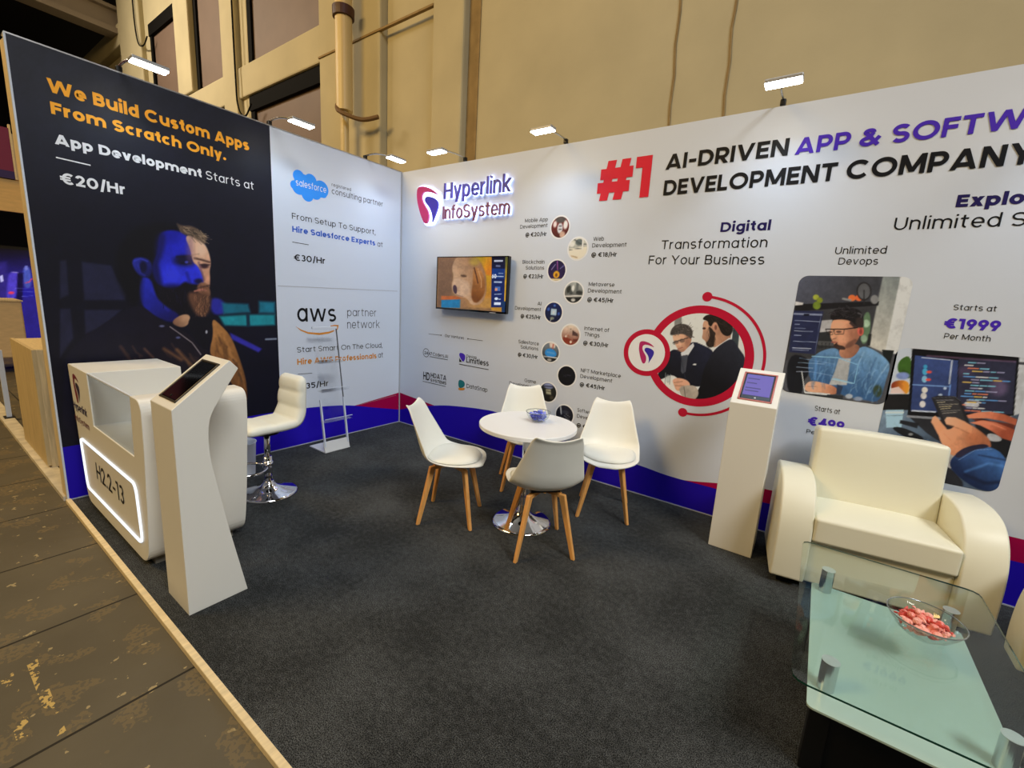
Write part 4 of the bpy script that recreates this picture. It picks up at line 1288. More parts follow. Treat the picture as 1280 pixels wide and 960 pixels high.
# --- the two slanted-corner photographs on the right
GM = [
    ('p', [(0, 0), (700, 0), (620, 300), (0, 300)], ((74, 78, 94), (56, 58, 66), (150, 60), (500, 220)), 4), ('p', [(0, 270), (650, 240), (600, 560), (0, 620)], (52, 53, 58), 8),
    ('p', [(692, 30), (812, 30), (705, 570), (590, 520)], ((120, 128, 130), (176, 176, 172), (740, 60), (640, 500)), 6), ('p', [(808, 30), (960, 30), (900, 600), (700, 560)], (197, 201, 205), 5),
    ('p', [(100, 242), (660, 222), (655, 250), (480, 262), (100, 290)], (24, 24, 28), 4), ('p', [(100, 222), (155, 232), (152, 246), (100, 250)], (200, 200, 204), 4),
    ('e', (480, 200, 25, 21), (226, 116, 62), 4), ('e', (526, 199, 24, 21), (220, 104, 58), 4), ('e', (240, 195, 20, 18), (150, 160, 60), 5), ('e', (265, 215, 20, 18), (120, 134, 40), 5), ('e', (245, 250, 26, 26), (104, 124, 44), 6),
    ('e', (560, 155, 50, 62), (38, 38, 42), 3), ('e', (560, 155, 40, 52), (84, 86, 92), 3), ('l', [(560, 150), (560, 240)], (36, 36, 40), 3, 1, 8), ('l', [(420, 205), (470, 215)], (130, 132, 136), 4, 1, 14), ('e', (630, 210, 26, 30), (120, 122, 126), 5),
    ('p', [(270, 350), (350, 345), (345, 420), (262, 432)], (158, 158, 164), 5), ('p', [(250, 430), (345, 425), (360, 520), (250, 540)], (40, 42, 46), 4), ('l', [(265, 500), (350, 505)], (84, 86, 90), 2, .8, 30), ('l', [(280, 500), (280, 540)], (30, 30, 32), 1, 1, 4), ('l', [(305, 500), (305, 540)], (30, 30, 32), 1, 1, 4), ('l', [(330, 500), (330, 540)], (30, 30, 32), 1, 1, 4),
    ('p', [(90, 285), (290, 288), (236, 575), (60, 560)], (34, 40, 72), 3), ('l', [(95, 305), (276, 312)], (140, 150, 180), 2, .8, 12), ('p', [(160, 306), (196, 306), (194, 320), (158, 320)], (20, 22, 40), 2),
    ('l', [(100, 350), (265, 358)], (150, 162, 196), 1.5, .8, 4), ('l', [(100, 375), (130, 376)], (150, 162, 196), 1.5, .8, 5), ('l', [(98, 400), (170, 404)], (150, 162, 196), 1.5, .8, 4), ('l', [(95, 418), (218, 424)], (170, 182, 210), 1.5, .8, 4), ('l', [(95, 448), (140, 450)], (150, 162, 196), 1.5, .8, 5), ('l', [(88, 488), (238, 494)], (150, 162, 196), 1.5, .8, 4), ('l', [(84, 532), (205, 538)], (190, 200, 224), 1.5, .8, 6), ('l', [(82, 545), (190, 550)], (150, 162, 196), 1.5, .8, 4), ('l', [(276, 290), (234, 570)], (120, 130, 160), 1.5, .7, 3),
    ('P', [(560, 300), (600, 290), (606, 400), (580, 500), (545, 510), (540, 440)], (86, 112, 88), 6), ('e', (575, 370, 24, 26), (164, 190, 170), 6, .8), ('e', (560, 470, 22, 24), (150, 180, 160), 6, .8), ('p', [(590, 440), (612, 440), (600, 520), (580, 515)], (34, 36, 38), 4),
    ('p', [(680, 545), (760, 550), (735, 640), (690, 605)], (24, 28, 30), 3), ('P', [(50, 570), (190, 590), (200, 700), (150, 760), (150, 850), (40, 840)], (20, 22, 30), 6),
    ('P', [(205, 600), (285, 545), (385, 528), (400, 590), (470, 600), (540, 515), (620, 540), (705, 600), (738, 650), (705, 750), (665, 900), (560, 880), (400, 850), (385, 790), (200, 770), (185, 640)], ((104, 146, 190), (50, 84, 130), (560, 560), (470, 820)), 4),
    ('l', [(300, 570), (250, 740)], (60, 96, 144), 5, .7, 8), ('l', [(640, 600), (560, 780)], (60, 92, 138), 6, .7, 9), ('l', [(700, 660), (600, 830)], (130, 168, 208), 5, .6, 8), ('l', [(560, 560), (520, 640)], (140, 178, 214), 5, .7, 8), ('l', [(380, 560), (350, 700)], (120, 160, 205), 4, .7, 6), ('l', [(680, 700), (720, 640)], (170, 200, 225), 4, .6, 6),
    ('p', [(392, 600), (472, 605), (445, 780), (325, 780), (365, 690)], (160, 164, 170), 5),
    ('P', [(395, 530), (500, 500), (540, 530), (490, 595), (440, 605), (395, 590)], ((170, 120, 96), (130, 88, 72), (420, 540), (500, 580)), 3),
    ('P', [(345, 345), (400, 335), (470, 345), (520, 390), (545, 420), (525, 470), (480, 530), (420, 545), (370, 525), (345, 480), (332, 445)], ((208, 154, 124), (160, 108, 88), (380, 400), (510, 470)), 3),
    ('e', (490, 430, 34, 60), (142, 94, 76), 22, .6), ('e', (390, 380, 40, 20), (222, 172, 142), 14, .6), ('l', [(350, 425), (344, 462), (362, 470)], (236, 186, 156), 5, .7, 7), ('l', [(372, 468), (352, 474)], (120, 70, 62), 4, .8, 5), ('e', (420, 475, 30, 22), (206, 152, 124), 14, .6), ('e', (537, 420, 21, 32), (196, 96, 84), 4), ('e', (538, 424, 10, 18), (130, 60, 54), 4), ('P', [(352, 520), (385, 488), (380, 512), (430, 520), (440, 545), (400, 545), (365, 535)], (56, 42, 40), 4), ('P', [(440, 505), (500, 470), (520, 480), (480, 528), (430, 540)], (96, 66, 58), 7, .7), ('l', [(345, 494), (374, 494)], (150, 78, 76), 2, 1, 7),
    ('P', [(332, 335), (345, 288), (395, 270), (470, 265), (530, 275), (556, 320), (560, 395), (535, 395), (505, 395), (485, 375), (460, 348), (400, 342), (350, 348)], (24, 22, 26), 4), ] + strokes(90, [(340, 330), (352, 292), (400, 274), (470, 268), (530, 280), (552, 330), (480, 345), (380, 338)], 200, 40, 30, [(56, 54, 60), (12, 11, 14), (40, 38, 42), (74, 72, 80)], 3, 15) + [('P', [(500, 330), (556, 330), (560, 400), (510, 400)], (52, 44, 44), 10, .8), ('l', [(520, 300), (545, 310), (540, 330)], (120, 120, 128), 3, .7, 5), ('p', [(470, 350), (515, 392), (500, 405), (462, 370)], (56, 44, 44), 5),
    ('l', [(305, 408), (430, 408), (515, 398)], (30, 26, 28), 2, 1, 7), ('l', [(430, 408), (424, 440), (366, 442), (360, 410)], (30, 26, 28), 1.5, 1, 4), ('l', [(305, 410), (318, 442), (350, 444), (356, 412)], (30, 26, 28), 1.5, 1, 4), ('e', (392, 425, 18, 8), (70, 50, 46), 3, .8), ('e', (335, 427, 12, 8), (70, 50, 46), 3, .8),
    ('P', [(160, 790), (200, 748), (290, 765), (370, 790), (390, 830), (350, 846), (280, 836), (170, 825)], ((220, 172, 144), (168, 112, 88), (240, 770), (350, 830)), 4), ('l', [(180, 790), (240, 790)], (150, 100, 84), 2, .8, 4), ('p', [(380, 775), (420, 790), (400, 850), (375, 840)], (40, 52, 76), 4), ('l', [(145, 690), (165, 828), (330, 840)], (206, 210, 216), 1.5, 1, 6), ('p', [(40, 830), (420, 850), (420, 920), (40, 900)], (40, 44, 50), 5), ('l', [(170, 830), (310, 842)], (190, 194, 200), 2, 1, 12),
    ('e', (460, 855, 24, 16), (150, 160, 176), 5), ('e', (520, 872, 30, 14), (120, 134, 160), 5), ('e', (650, 820, 30, 40), (50, 64, 50), 8),
    ] + strokes(60, [(230, 620), (380, 560), (330, 760), (210, 760)], 100, 25, 50, [(84, 126, 176), (120, 164, 208), (56, 92, 140)], 5, 16, 4, .5) + strokes(70, [(500, 600), (620, 560), (720, 640), (650, 860), (480, 830)], 110, 30, 60, [(76, 116, 164), (126, 168, 210), (46, 78, 122), (150, 186, 220)], 5, 17, 4, .5) + [
    ('l', [(215, 588), (385, 598)], (150, 205, 240), 2, 1, 6), ('l', [(130, 600), (360, 640)], (130, 160, 200), 1.5, .7, 3), ('l', [(120, 630), (300, 640)], (150, 180, 210), 1.5, .7, 4), ('l', [(110, 660), (220, 668)], (150, 170, 200), 1.5, .7, 5), ('l', [(110, 690), (200, 692)], (170, 180, 205), 1.5, .7, 5), ('l', [(390, 600), (520, 645), (495, 770), (360, 735)], (140, 195, 236), 2, .9, 5), ('l', [(350, 740), (480, 768)], (170, 215, 245), 3, .8, 8), ('l', [(200, 690), (360, 720)], (130, 160, 200), 2, .7, 4), ('l', [(240, 600), (235, 740)], (96, 150, 220), 6, .5, 16),
]
picture('printed_photo', PB, 4.075, 4.665, 1.085, 1.893, 'rect', 0.055, (70, 72, 80), GM, (975, 335, 5.333), M_PRINT, WB, 0.0012, 0.0042, gain=1.4)
code = []
rr = random.Random(3)
for i in range(18):
    y0 = 132 + i * 17
    x = 600 - i * 2 + rr.choice([-40, -20, 0, 10])
    for j in range(rr.randint(1, 4)):
        ln = rr.randint(18, 70)
        if x + ln > 830: break
        c = rr.choice([(90, 150, 220), (206, 176, 90), (210, 214, 220), (210, 120, 90), (120, 190, 220), (150, 150, 190)])
        code.append(('l', [(x, y0 + (x - 520) * .05), (x + ln, y0 + (x + ln - 520) * .05)], c, 2, .9, 7))
        x += ln + 10
LAP = [
    ('p', [(880, 90), (1000, 90), (960, 420), (830, 460)], (176, 182, 192), 5), ('p', [(870, 130), (920, 134), (915, 150), (870, 146)], (60, 62, 70), 3), ('p', [(140, 40), (250, 50), (225, 330), (90, 330)], (190, 202, 220), 5),
    ('P', [(160, 120), (235, 85), (240, 220), (190, 210), (150, 190)], (56, 92, 36), 4), ('P', [(245, 50), (290, 70), (345, 135), (335, 172), (295, 110), (240, 80)], (74, 124, 40), 3), ('P', [(170, 175), (230, 190), (232, 235), (190, 220)], (44, 74, 30), 4), ('e', (185, 215, 40, 22), (120, 140, 200), 6), ('P', [(120, 245), (225, 240), (222, 325), (180, 320), (110, 300)], ((120, 50, 30), (248, 170, 60), (130, 270), (215, 280)), 5), ('p', [(115, 290), (160, 280), (200, 320), (110, 322)], (210, 190, 190), 4),
    ('p', [(80, 325), (222, 325), (218, 425), (50, 425)], (26, 26, 30), 4),
    ('p', [(40, 420), (230, 420), (500, 600), (480, 680), (400, 660), (0, 600)], ((104, 124, 148), (66, 82, 104), (100, 430), (300, 620)), 4), ('p', [(82, 420), (190, 418), (176, 525), (86, 525)], (150, 186, 212), 4), ('l', [(85, 435), (186, 435)], (210, 226, 236), 3, .9, 12), ('l', [(84, 455), (184, 452)], (90, 110, 130), 2, .8, 4),
    ('p', [(240, 48), (250, 48), (885, 100), (850, 455), (212, 462), (228, 250)], (14, 14, 20), 3), ('p', [(258, 92), (518, 122), (500, 438), (232, 426)], ((54, 72, 128), (44, 58, 104), (300, 120), (400, 400)), 3), ('p', [(522, 112), (866, 128), (842, 445), (508, 438)], (42, 44, 66), 3), ('l', [(300, 105), (470, 120)], (190, 200, 220), 2, .8, 6), ('l', [(330, 95), (860, 130)], (150, 110, 150), 5, .5, 10),
    ('l', [(245, 268), (470, 280)], (120, 160, 220), 3, .9, 6), ('l', [(470, 270), (462, 330)], (110, 150, 220), 3, .9, 8), ('l', [(240, 424), (380, 432)], (190, 200, 220), 2, .9, 9),
    ('l', [(480, 125), (464, 260)], (200, 210, 225), 3, .8, 10), ('e', (318, 190, 16, 20), (70, 170, 220), 4), ('e', (315, 235, 16, 20), (130, 190, 230), 4), ('e', (342, 192, 16, 8), (220, 80, 70), 4), ('e', (338, 238, 16, 8), (220, 80, 70), 4), ('e', (320, 160, 12, 12), (60, 150, 200), 4), ('e', (316, 300, 18, 18), (200, 200, 200), 4), ('e', (310, 335, 18, 20), (190, 190, 196), 4), ('e', (303, 385, 18, 20), (200, 200, 206), 4), ('e', (438, 290, 10, 8), (180, 200, 230), 3), ('e', (410, 330, 12, 8), (180, 200, 230), 3), ('l', [(570, 360), (640, 366)], (180, 184, 196), 2, .8, 8), ('l', [(565, 385), (630, 390)], (200, 204, 214), 2, .8, 26), ('e', (760, 285, 55, 50), (110, 92, 130), 24, .6), ('e', (560, 190, 40, 40), (84, 66, 100), 24, .5)] + code + [
    ('p', [(215, 455), (560, 470), (640, 560), (480, 660), (330, 560)], (34, 36, 44), 4), ('l', [(215, 458), (420, 472)], (130, 136, 150), 2, .9, 14), ('P', [(100, 525), (185, 520), (335, 595), (250, 612)], (20, 22, 28), 3), ('p', [(170, 480), (280, 500), (270, 530), (165, 500)], (24, 26, 34), 4), ('e', (232, 566, 14, 8), (120, 124, 130), 3), ('l', [(330, 600), (470, 655)], (90, 130, 170), 2, .8, 5), ('l', [(340, 640), (480, 660)], (30, 34, 42), 4, .8, 10),
    ('p', [(405, 655), (495, 675), (515, 720), (470, 775), (400, 740)], (172, 164, 158), 4), ('P', [(390, 750), (480, 765), (580, 900), (360, 870)], (34, 34, 40), 5), ('P', [(600, 430), (840, 560), (830, 720), (700, 700), (640, 600)], (24, 26, 32), 8), ('P', [(690, 555), (765, 572), (785, 604), (740, 612), (690, 600)], (156, 160, 170), 4),
    ('p', [(596, 470), (860, 505), (845, 560), (700, 530)], (96, 44, 34), 5),
    ('p', [(562, 452), (640, 433), (708, 429), (790, 444), (870, 476), (866, 512), (780, 486), (690, 470), (580, 470)], ((222, 140, 110), (172, 92, 68), (660, 440), (760, 490)), 4),
    ('p', [(588, 496), (660, 482), (735, 492), (860, 540), (850, 610), (780, 590), (715, 545), (650, 512)], ((218, 134, 106), (150, 74, 54), (680, 490), (760, 580)), 4), ('l', [(640, 496), (720, 504), (800, 536)], (236, 160, 130), 5, .5, 7),
    ('p', [(356, 346), (396, 334), (494, 337), (530, 362), (584, 490), (520, 505), (430, 514), (396, 440)], (34, 34, 40), 4), ('l', [(366, 348), (500, 340), (528, 364)], (90, 92, 100), 1.5, .9, 3), ('p', [(376, 356), (492, 348), (520, 372), (560, 480), (440, 492)], (50, 50, 56), 4)] + [('l', [(388 + 6 * k, 362 + 13 * k), (388 + 6 * k + w_, 360 + 12.2 * k)], c_, 1.5, .8, 4) for k, (w_, c_) in enumerate([(100, (120, 120, 128)), (44, (190, 184, 160)), (118, (150, 146, 134)), (70, (196, 186, 150)), (56, (196, 186, 150)), (110, (120, 118, 116)), (84, (150, 146, 140))])] + [
    ('p', [(354, 492), (362, 466), (378, 454), (394, 466), (420, 500), (446, 528), (452, 590), (420, 600), (392, 560), (372, 520)], ((226, 168, 134), (188, 124, 92), (380, 470), (430, 580)), 4),
    ('P', [(395, 560), (430, 530), (470, 540), (520, 490), (580, 500), (650, 545), (712, 600), (716, 660), (620, 640), (530, 690), (480, 700), (420, 630)], ((222, 160, 126), (150, 92, 66), (480, 530), (640, 640)), 5),
    ('p', [(436, 480), (450, 462), (500, 464), (556, 488), (600, 520), (600, 560), (540, 540), (490, 516), (446, 506)], ((234, 182, 150), (204, 142, 108), (460, 470), (580, 530)), 4), ('l', [(452, 508), (520, 530), (580, 560)], (150, 94, 70), 5, .6, 7), ('l', [(446, 470), (470, 468)], (246, 204, 180), 4, .7, 6), ('e', (610, 590, 46, 34), (176, 104, 72), 26, .6), ('l', [(430, 560), (470, 600)], (160, 100, 76), 5, .5, 8), ('l', [(470, 640), (520, 600)], (190, 128, 96), 6, .5, 10),
    ('P', [(480, 700), (560, 650), (700, 630), (810, 700), (815, 860), (760, 912), (640, 900), (540, 840), (460, 760)], ((56, 96, 160), (20, 34, 70), (720, 700), (600, 860)), 4), ('P', [(490, 690), (560, 640), (680, 620), (710, 645), (600, 660), (520, 715)], (36, 34, 56), 4), ('l', [(520, 720), (620, 660), (720, 655)], (130, 150, 190), 1.5, .7, 3), ('l', [(560, 790), (700, 740), (800, 760)], (80, 130, 200), 7, .6, 14), ('l', [(640, 690), (800, 720)], (26, 40, 76), 5, .7, 10), ('l', [(560, 810), (680, 860), (800, 850)], (16, 24, 50), 8, .7, 20),
]
picture('printed_photo', PB, 4.655, 5.24, 0.66, 1.462, 'rect', 0.055, (70, 84, 104), LAP, (1090, 425, 4.8), M_PRINT, WB, 0.0012, 0.0042, gain=1.4)

# --- ten small service pictures, each in a white rim
CIRC = [((700.2, 284), [(120, 34, 34), (60, 24, 26)], 0), ((722.3, 310.8), [(196, 196, 186), (96, 100, 100)], 1), ((695.9, 338.2), [(24, 20, 60), (40, 24, 70)], 2), ((717.2, 365.6), [(150, 156, 156), (50, 52, 54)], 3), ((691.8, 390.6), [(20, 32, 84), (14, 20, 48)], 4),
        ((713.1, 418.7), [(206, 196, 184), (110, 54, 40)], 5), ((688.1, 440.4), [(110, 120, 132), (40, 44, 52)], 6), ((708.4, 469.9), [(12, 12, 20), (10, 10, 16)], 7), ((685.1, 490.4), [(34, 36, 34), (22, 22, 20)], 8), ((705.6, 518.5), [(28, 30, 44), (18, 18, 24)], 9)]
rims = bmesh.new()
for i, (c, cols, k) in enumerate(CIRC):
    cu, cv = uv(PB, *c)
    flat_disc(rims, PB, (cu, cv), 0.106, 0.0008, 40)
    base = lambda X, Y, q=cols: np.array([q[0]], float) * (1 - np.clip(Y / 200 + .5, 0, 1)[:, None]) + np.array([q[1]], float) * np.clip(Y / 200 + .5, 0, 1)[:, None]
    lay = {0: [('e', (0, 10, 30, 50), (190, 190, 196), 6), ('e', (0, -70, 60, 30), (70, 66, 66), 8), ('e', (60, -20, 24, 40), (214, 214, 214), 8), ('e', (-60, -30, 20, 30), (200, 190, 190), 8), ('l', [(-10, -10), (14, -8)], (40, 34, 40), 4, 1, 10), ('l', [(-10, 20), (14, 22)], (40, 34, 40), 4, 1, 10), ('e', (30, 70, 30, 30), (176, 146, 130), 8)],
           1: [('p', [(-100, 0), (100, -20), (100, 100), (-100, 100)], (222, 216, 200), 6), ('l', [(-90, 10), (40, -4)], (60, 66, 66), 3, 1, 6), ('e', (10, -60, 40, 30), (80, 90, 92), 6), ('l', [(-50, -90), (50, -30)], (60, 66, 70), 4, .9, 12), ('p', [(40, -90), (54, -90), (58, 10), (44, 10)], (226, 226, 222), 4), ('l', [(60, -40), (95, -40)], (60, 64, 64), 3, 1, 6), ('l', [(-60, 70), (0, 84)], (130, 110, 80), 6, .8, 14), ('e', (-70, -40, 30, 20), (210, 210, 206), 6)],
           2: [('e', (0, 40, 36, 34), (214, 160, 40), 6), ('e', (0, 44, 16, 18), (110, 70, 30), 5), ('p', [(-60, 80), (60, 80), (40, 100), (-40, 100)], (190, 176, 130), 5), ('l', [(-60, -10), (-20, -60)], (150, 140, 190), 4, .8, 8), ('l', [(0, -90), (10, -10)], (170, 90, 160), 5, .8, 10), ('l', [(40, -20), (80, -50)], (120, 120, 180), 4, .8, 8)],
           3: [('p', [(-100, 50), (100, 40), (100, 110), (-100, 110)], (32, 34, 36), 5), ('l', [(-100, 40), (100, 30)], (226, 226, 226), 4, 1, 12), ('e', (0, 74, 24, 16), (170, 170, 170), 5), ('p', [(20, -100), (50, -100), (48, -10), (24, -10)], (90, 96, 98), 5), ('P', [(-90, -40), (-40, -80), (-30, -20), (-70, 20)], (40, 44, 44), 6), ('e', (60, 0, 34, 20), (40, 44, 46), 6), ('e', (-30, 0, 20, 24), (60, 64, 66), 6), ('e', (-10, -40, 16, 30), (200, 204, 204), 6)],
           4: [('p', [(-28, -40), (36, -34), (34, 30), (-30, 28)], (176, 206, 232), 4), ('p', [(-12, -20), (18, -18), (16, 14), (-14, 12)], (226, 240, 250), 4), ('e', (-10, 60, 24, 14), (120, 130, 120), 6), ('l', [(-20, 70), (-34, 100)], (190, 190, 180), 5, .9, 8), ('e', (-60, -30, 16, 16), (50, 80, 160), 6), ('e', (64, 10, 14, 14), (50, 80, 160), 6), ('e', (10, -70, 14, 10), (60, 96, 170), 6)],
           5: [('P', [(-90, 20), (-20, 30), (40, 60), (30, 100), (-60, 100)], (120, 50, 36), 8), ('p', [(20, -50), (80, -20), (90, 10), (20, 0)], (70, 50, 50), 6), ('e', (-50, 20, 10, 10), (230, 220, 210), 4), ('e', (10, 70, 12, 12), (236, 226, 216), 4), ('e', (-20, 10, 10, 10), (150, 90, 70), 4), ('p', [(30, 40), (90, 30), (80, 60), (40, 70)], (96, 46, 40), 6), ('e', (0, -60, 6, 6), (90, 80, 76), 3)],
           6: [('P', [(-70, 20), (-60, -20), (-20, -40), (30, -36), (70, -6), (76, 30), (30, 50), (-40, 48)], (46, 140, 226), 5), ('l', [(-40, 4), (50, 6)], (200, 224, 244), 3, .9, 8), ('p', [(-100, 60), (100, 54), (100, 110), (-100, 110)], (30, 32, 36), 5), ('e', (-6, 80, 26, 14), (150, 150, 150), 5), ('p', [(-20, -100), (60, -100), (50, -50), (-10, -50)], (190, 176, 170), 6), ('p', [(20, -90), (34, -90), (30, -40), (18, -40)], (170, 90, 76), 4), ('l', [(-80, 54), (90, 48)], (210, 214, 216), 3, 1, 8)],
           7: [('l', [(-36, -10), (-36, 10), (-14, -10), (-14, 10)], (44, 46, 60), 2, .9, 4), ('l', [(2, 10), (2, -10), (20, -10)], (44, 46, 60), 2, .9, 4), ('l', [(26, -10), (46, -10)], (44, 46, 60), 2, .9, 4), ('l', [(36, -10), (36, 10)], (44, 46, 60), 2, .9, 4)],
           8: [('e', (0, -70, 60, 30), (120, 130, 170), 8), ('l', [(-60, -60), (60, -70)], (40, 44, 70), 5, .9, 14), ('p', [(-30, -30), (30, -36), (40, 20), (-20, 20)], (150, 150, 130), 6), ('l', [(-20, -10), (30, -10)], (70, 70, 60), 4, .9, 8), ('e', (50, 50, 24, 20), (60, 56, 46), 8)],
           9: [('p', [(-60, -90), (-48, -90), (-30, 0), (-44, 0)], (180, 184, 190), 4), ('l', [(0, 10), (70, 50)], (120, 124, 132), 6, .8, 10), ('e', (10, -30, 40, 20), (54, 56, 70), 8), ('l', [(20, -10), (60, 10)], (150, 150, 150), 4, .7, 6)]}[k]
    xf = lambda U, V, cu=cu, cv=cv: np.stack([(U - cu) / 0.092 * 100, (cv - V) / 0.092 * 100], -1)
    picture('printed_photo', PB, cu - 0.092, cu + 0.092, cv - 0.092, cv + 0.092, 'disc', 0, base, lay, (0, 0, 1), M_PRINT, WB, 0.0016, 0.006, gain=1.5, xf=xf)
link('printed_rim', rims, M_INKW, WB)

# --- backlit company sign with raised letters
sg = empty('illuminated_sign', 'backlit sign of raised letters with crimson and indigo leaf mark on white wall', 'sign', (0.75, 0.0, 2.45))


def keep_world(root):
    bpy.context.view_layer.update()
    for c in root.children: c.matrix_parent_inverse = root.matrix_world.inverted()


M_SIGN1 = mat('sign_violet', (70, 56, 150), 0.4)
M_SIGN2 = mat('sign_maroon', (122, 58, 74), 0.4)
Z7 = lambda x, y: uv(PB, 510 + x / 8.533, 210 + y / 8.533)


def raised_letters(s, p0, p1, top, w, m):
    """each raised letter of the sign is a part of its own"""
    u0, va = uv(PB, *p0)
    u1, vb = uv(PB, *p1)
    v0 = (va + vb) / 2
    sy = (uv(PB, *top)[1] - va) / CH
    sb = 0.075 - 0.25 * w
    sx = (u1 - u0) / (text_width(s, w) - 2 * sb)
    x = u0 - sb * sx
    for ch in s:
        bm = bmesh.new()
        text_mesh(bm, PB, ch, x, v0, sx, sy, w, 0.025, 0.02)
        link('raised_letter', bm, m, sg)
        x += glyph(ch, w)[1] * sx


raised_letters('Hyperlink', (558, 249.4), (640.7, 240.7), (557.8, 230.3), 0.10, M_SIGN1)
raised_letters('InfoSystem', (556.5, 274.8), (639.5, 268.6), (556.5, 259.2), 0.085, M_SIGN2)
logo_mark(sg, PB, Z7, 0.025, 0.02)
# glowing LED outline behind the letters
M_GLOW = mat_emit('led_glow', (190, 206, 255), 4.5)
bm = bmesh.new()
T(bm, PB, 'Hyperlink', (558, 249.4), (640.7, 240.7), (557.8, 230.3), 0.165, off=0.004, depth=0.016)
T(bm, PB, 'InfoSystem', (556.5, 274.8), (639.5, 268.6), (556.5, 259.2), 0.148, off=0.0045, depth=0.016)
P_ = chaikin([(108, 290), (112, 215), (155, 190), (215, 192), (275, 212), (330, 250), (372, 310), (372, 400), (350, 480), (310, 570), (285, 612), (232, 618), (205, 618), (180, 590), (150, 515), (126, 430)])
q = [Z7(*p) for p in P_]
v1 = [bm.verts.new(xyz(PB, a, c, 0.014)) for a, c in q]
v2 = [bm.verts.new(xyz(PB, a, c, 0.004)) for a, c in q]
bm.faces.new(v1)
for i in range(len(v1)): bm.faces.new((v1[i], v2[i], v2[(i + 1) % len(v1)], v1[(i + 1) % len(v1)]))
link('led_backlight', bm, M_GLOW, sg)
keep_world(sg)
# ------------------------------------------------------------------ arm spotlights on the wall tops
M_LAMPG = mat_emit('lamp_diffuser', (255, 250, 238), 22.0)
M_LAMPB = mat('lamp_housing', (170, 172, 174), 0.4, 0.4)


def arm_lamp(base, out, label, along):
    """base: point on the wall top, out: unit vector into the booth, along: unit vector of the wall"""
    e = empty('arm_spotlight', label, 'lamp', base, 0, 'arm spotlights along the booth wall tops')
    o, a = Vector(out), Vector(along)
    bm = bmesh.new()
    bx(bm, (0, 0, 0.02), (0.035, 0.035, 0.04))
    link('clamp', bm, M_BLACKP, e, bevel=0.006)
    hd = o * 0.45 + a * 0.04 + Vector((0, 0, -0.035))
    link('arm', sweep(bmesh.new(), spline([(0, 0, 0.036), tuple(o * 0.2 + Vector((0, 0, 0.03))), tuple(hd + Vector((0, 0, 0.012)))], 6), 0.008, 8), M_STEEL, e)
    R = Matrix((tuple(a) + (0,), tuple(o) + (0,), (0, 0, 1, 0), (0, 0, 0, 1))).transposed().to_3x3()
    tilt = Matrix.Rotation(math.radians(-14) if False else 0, 3, 'X')
    bm = bmesh.new()
    bx(bm, tuple(hd), (0.20, 0.085, 0.022), R)
    link('head', bm, M_LAMPB, e, bevel=0.006)
    bm = bmesh.new()
    bx(bm, tuple(hd - Vector((0, 0, 0.014))), (0.19, 0.078, 0.012), R)
    link('diffuser', bm, M_LAMPG, e, bevel=0.004)
    P = Vector(base) + hd - Vector((0, 0, 0.03))
    Q = P + Vector((0, 0, -1.3)) - o * 0.16
    l = area_light('spotlight_beam', tuple(P), tuple(Q), 0.18, 0.07, LED_W, LED_COL, math.radians(128))
    l.parent = e
    l.matrix_parent_inverse = Matrix.Translation(-Vector(base))


for x, lab in ((0.957, 'arm spotlight above the backlit sign on the back wall'), (2.143, 'arm spotlight on back wall just left of the red number sign'), (3.805, 'arm spotlight on back wall above the black capital headline'),
               (5.35, 'arm spotlight on the back wall just past the right picture edge'), (6.95, 'unseen arm spotlight added near the far right end of the back wall, outside the picture')):  # last spotlight added past the known row, for more light from the right
    arm_lamp((x, 0.02, 3.008), (0, -1, 0), lab, (1, 0, 0))
for y, lab in ((-2.511, 'arm spotlight above the orange headline on the black panel'), (-1.49, 'arm spotlight where the black panel meets the white panel'), (-0.488, 'arm spotlight above the white panel nearest the wall corner')):
    arm_lamp((-0.02, y, 3.008), (1, 0, 0), lab, (0, 1, 0))

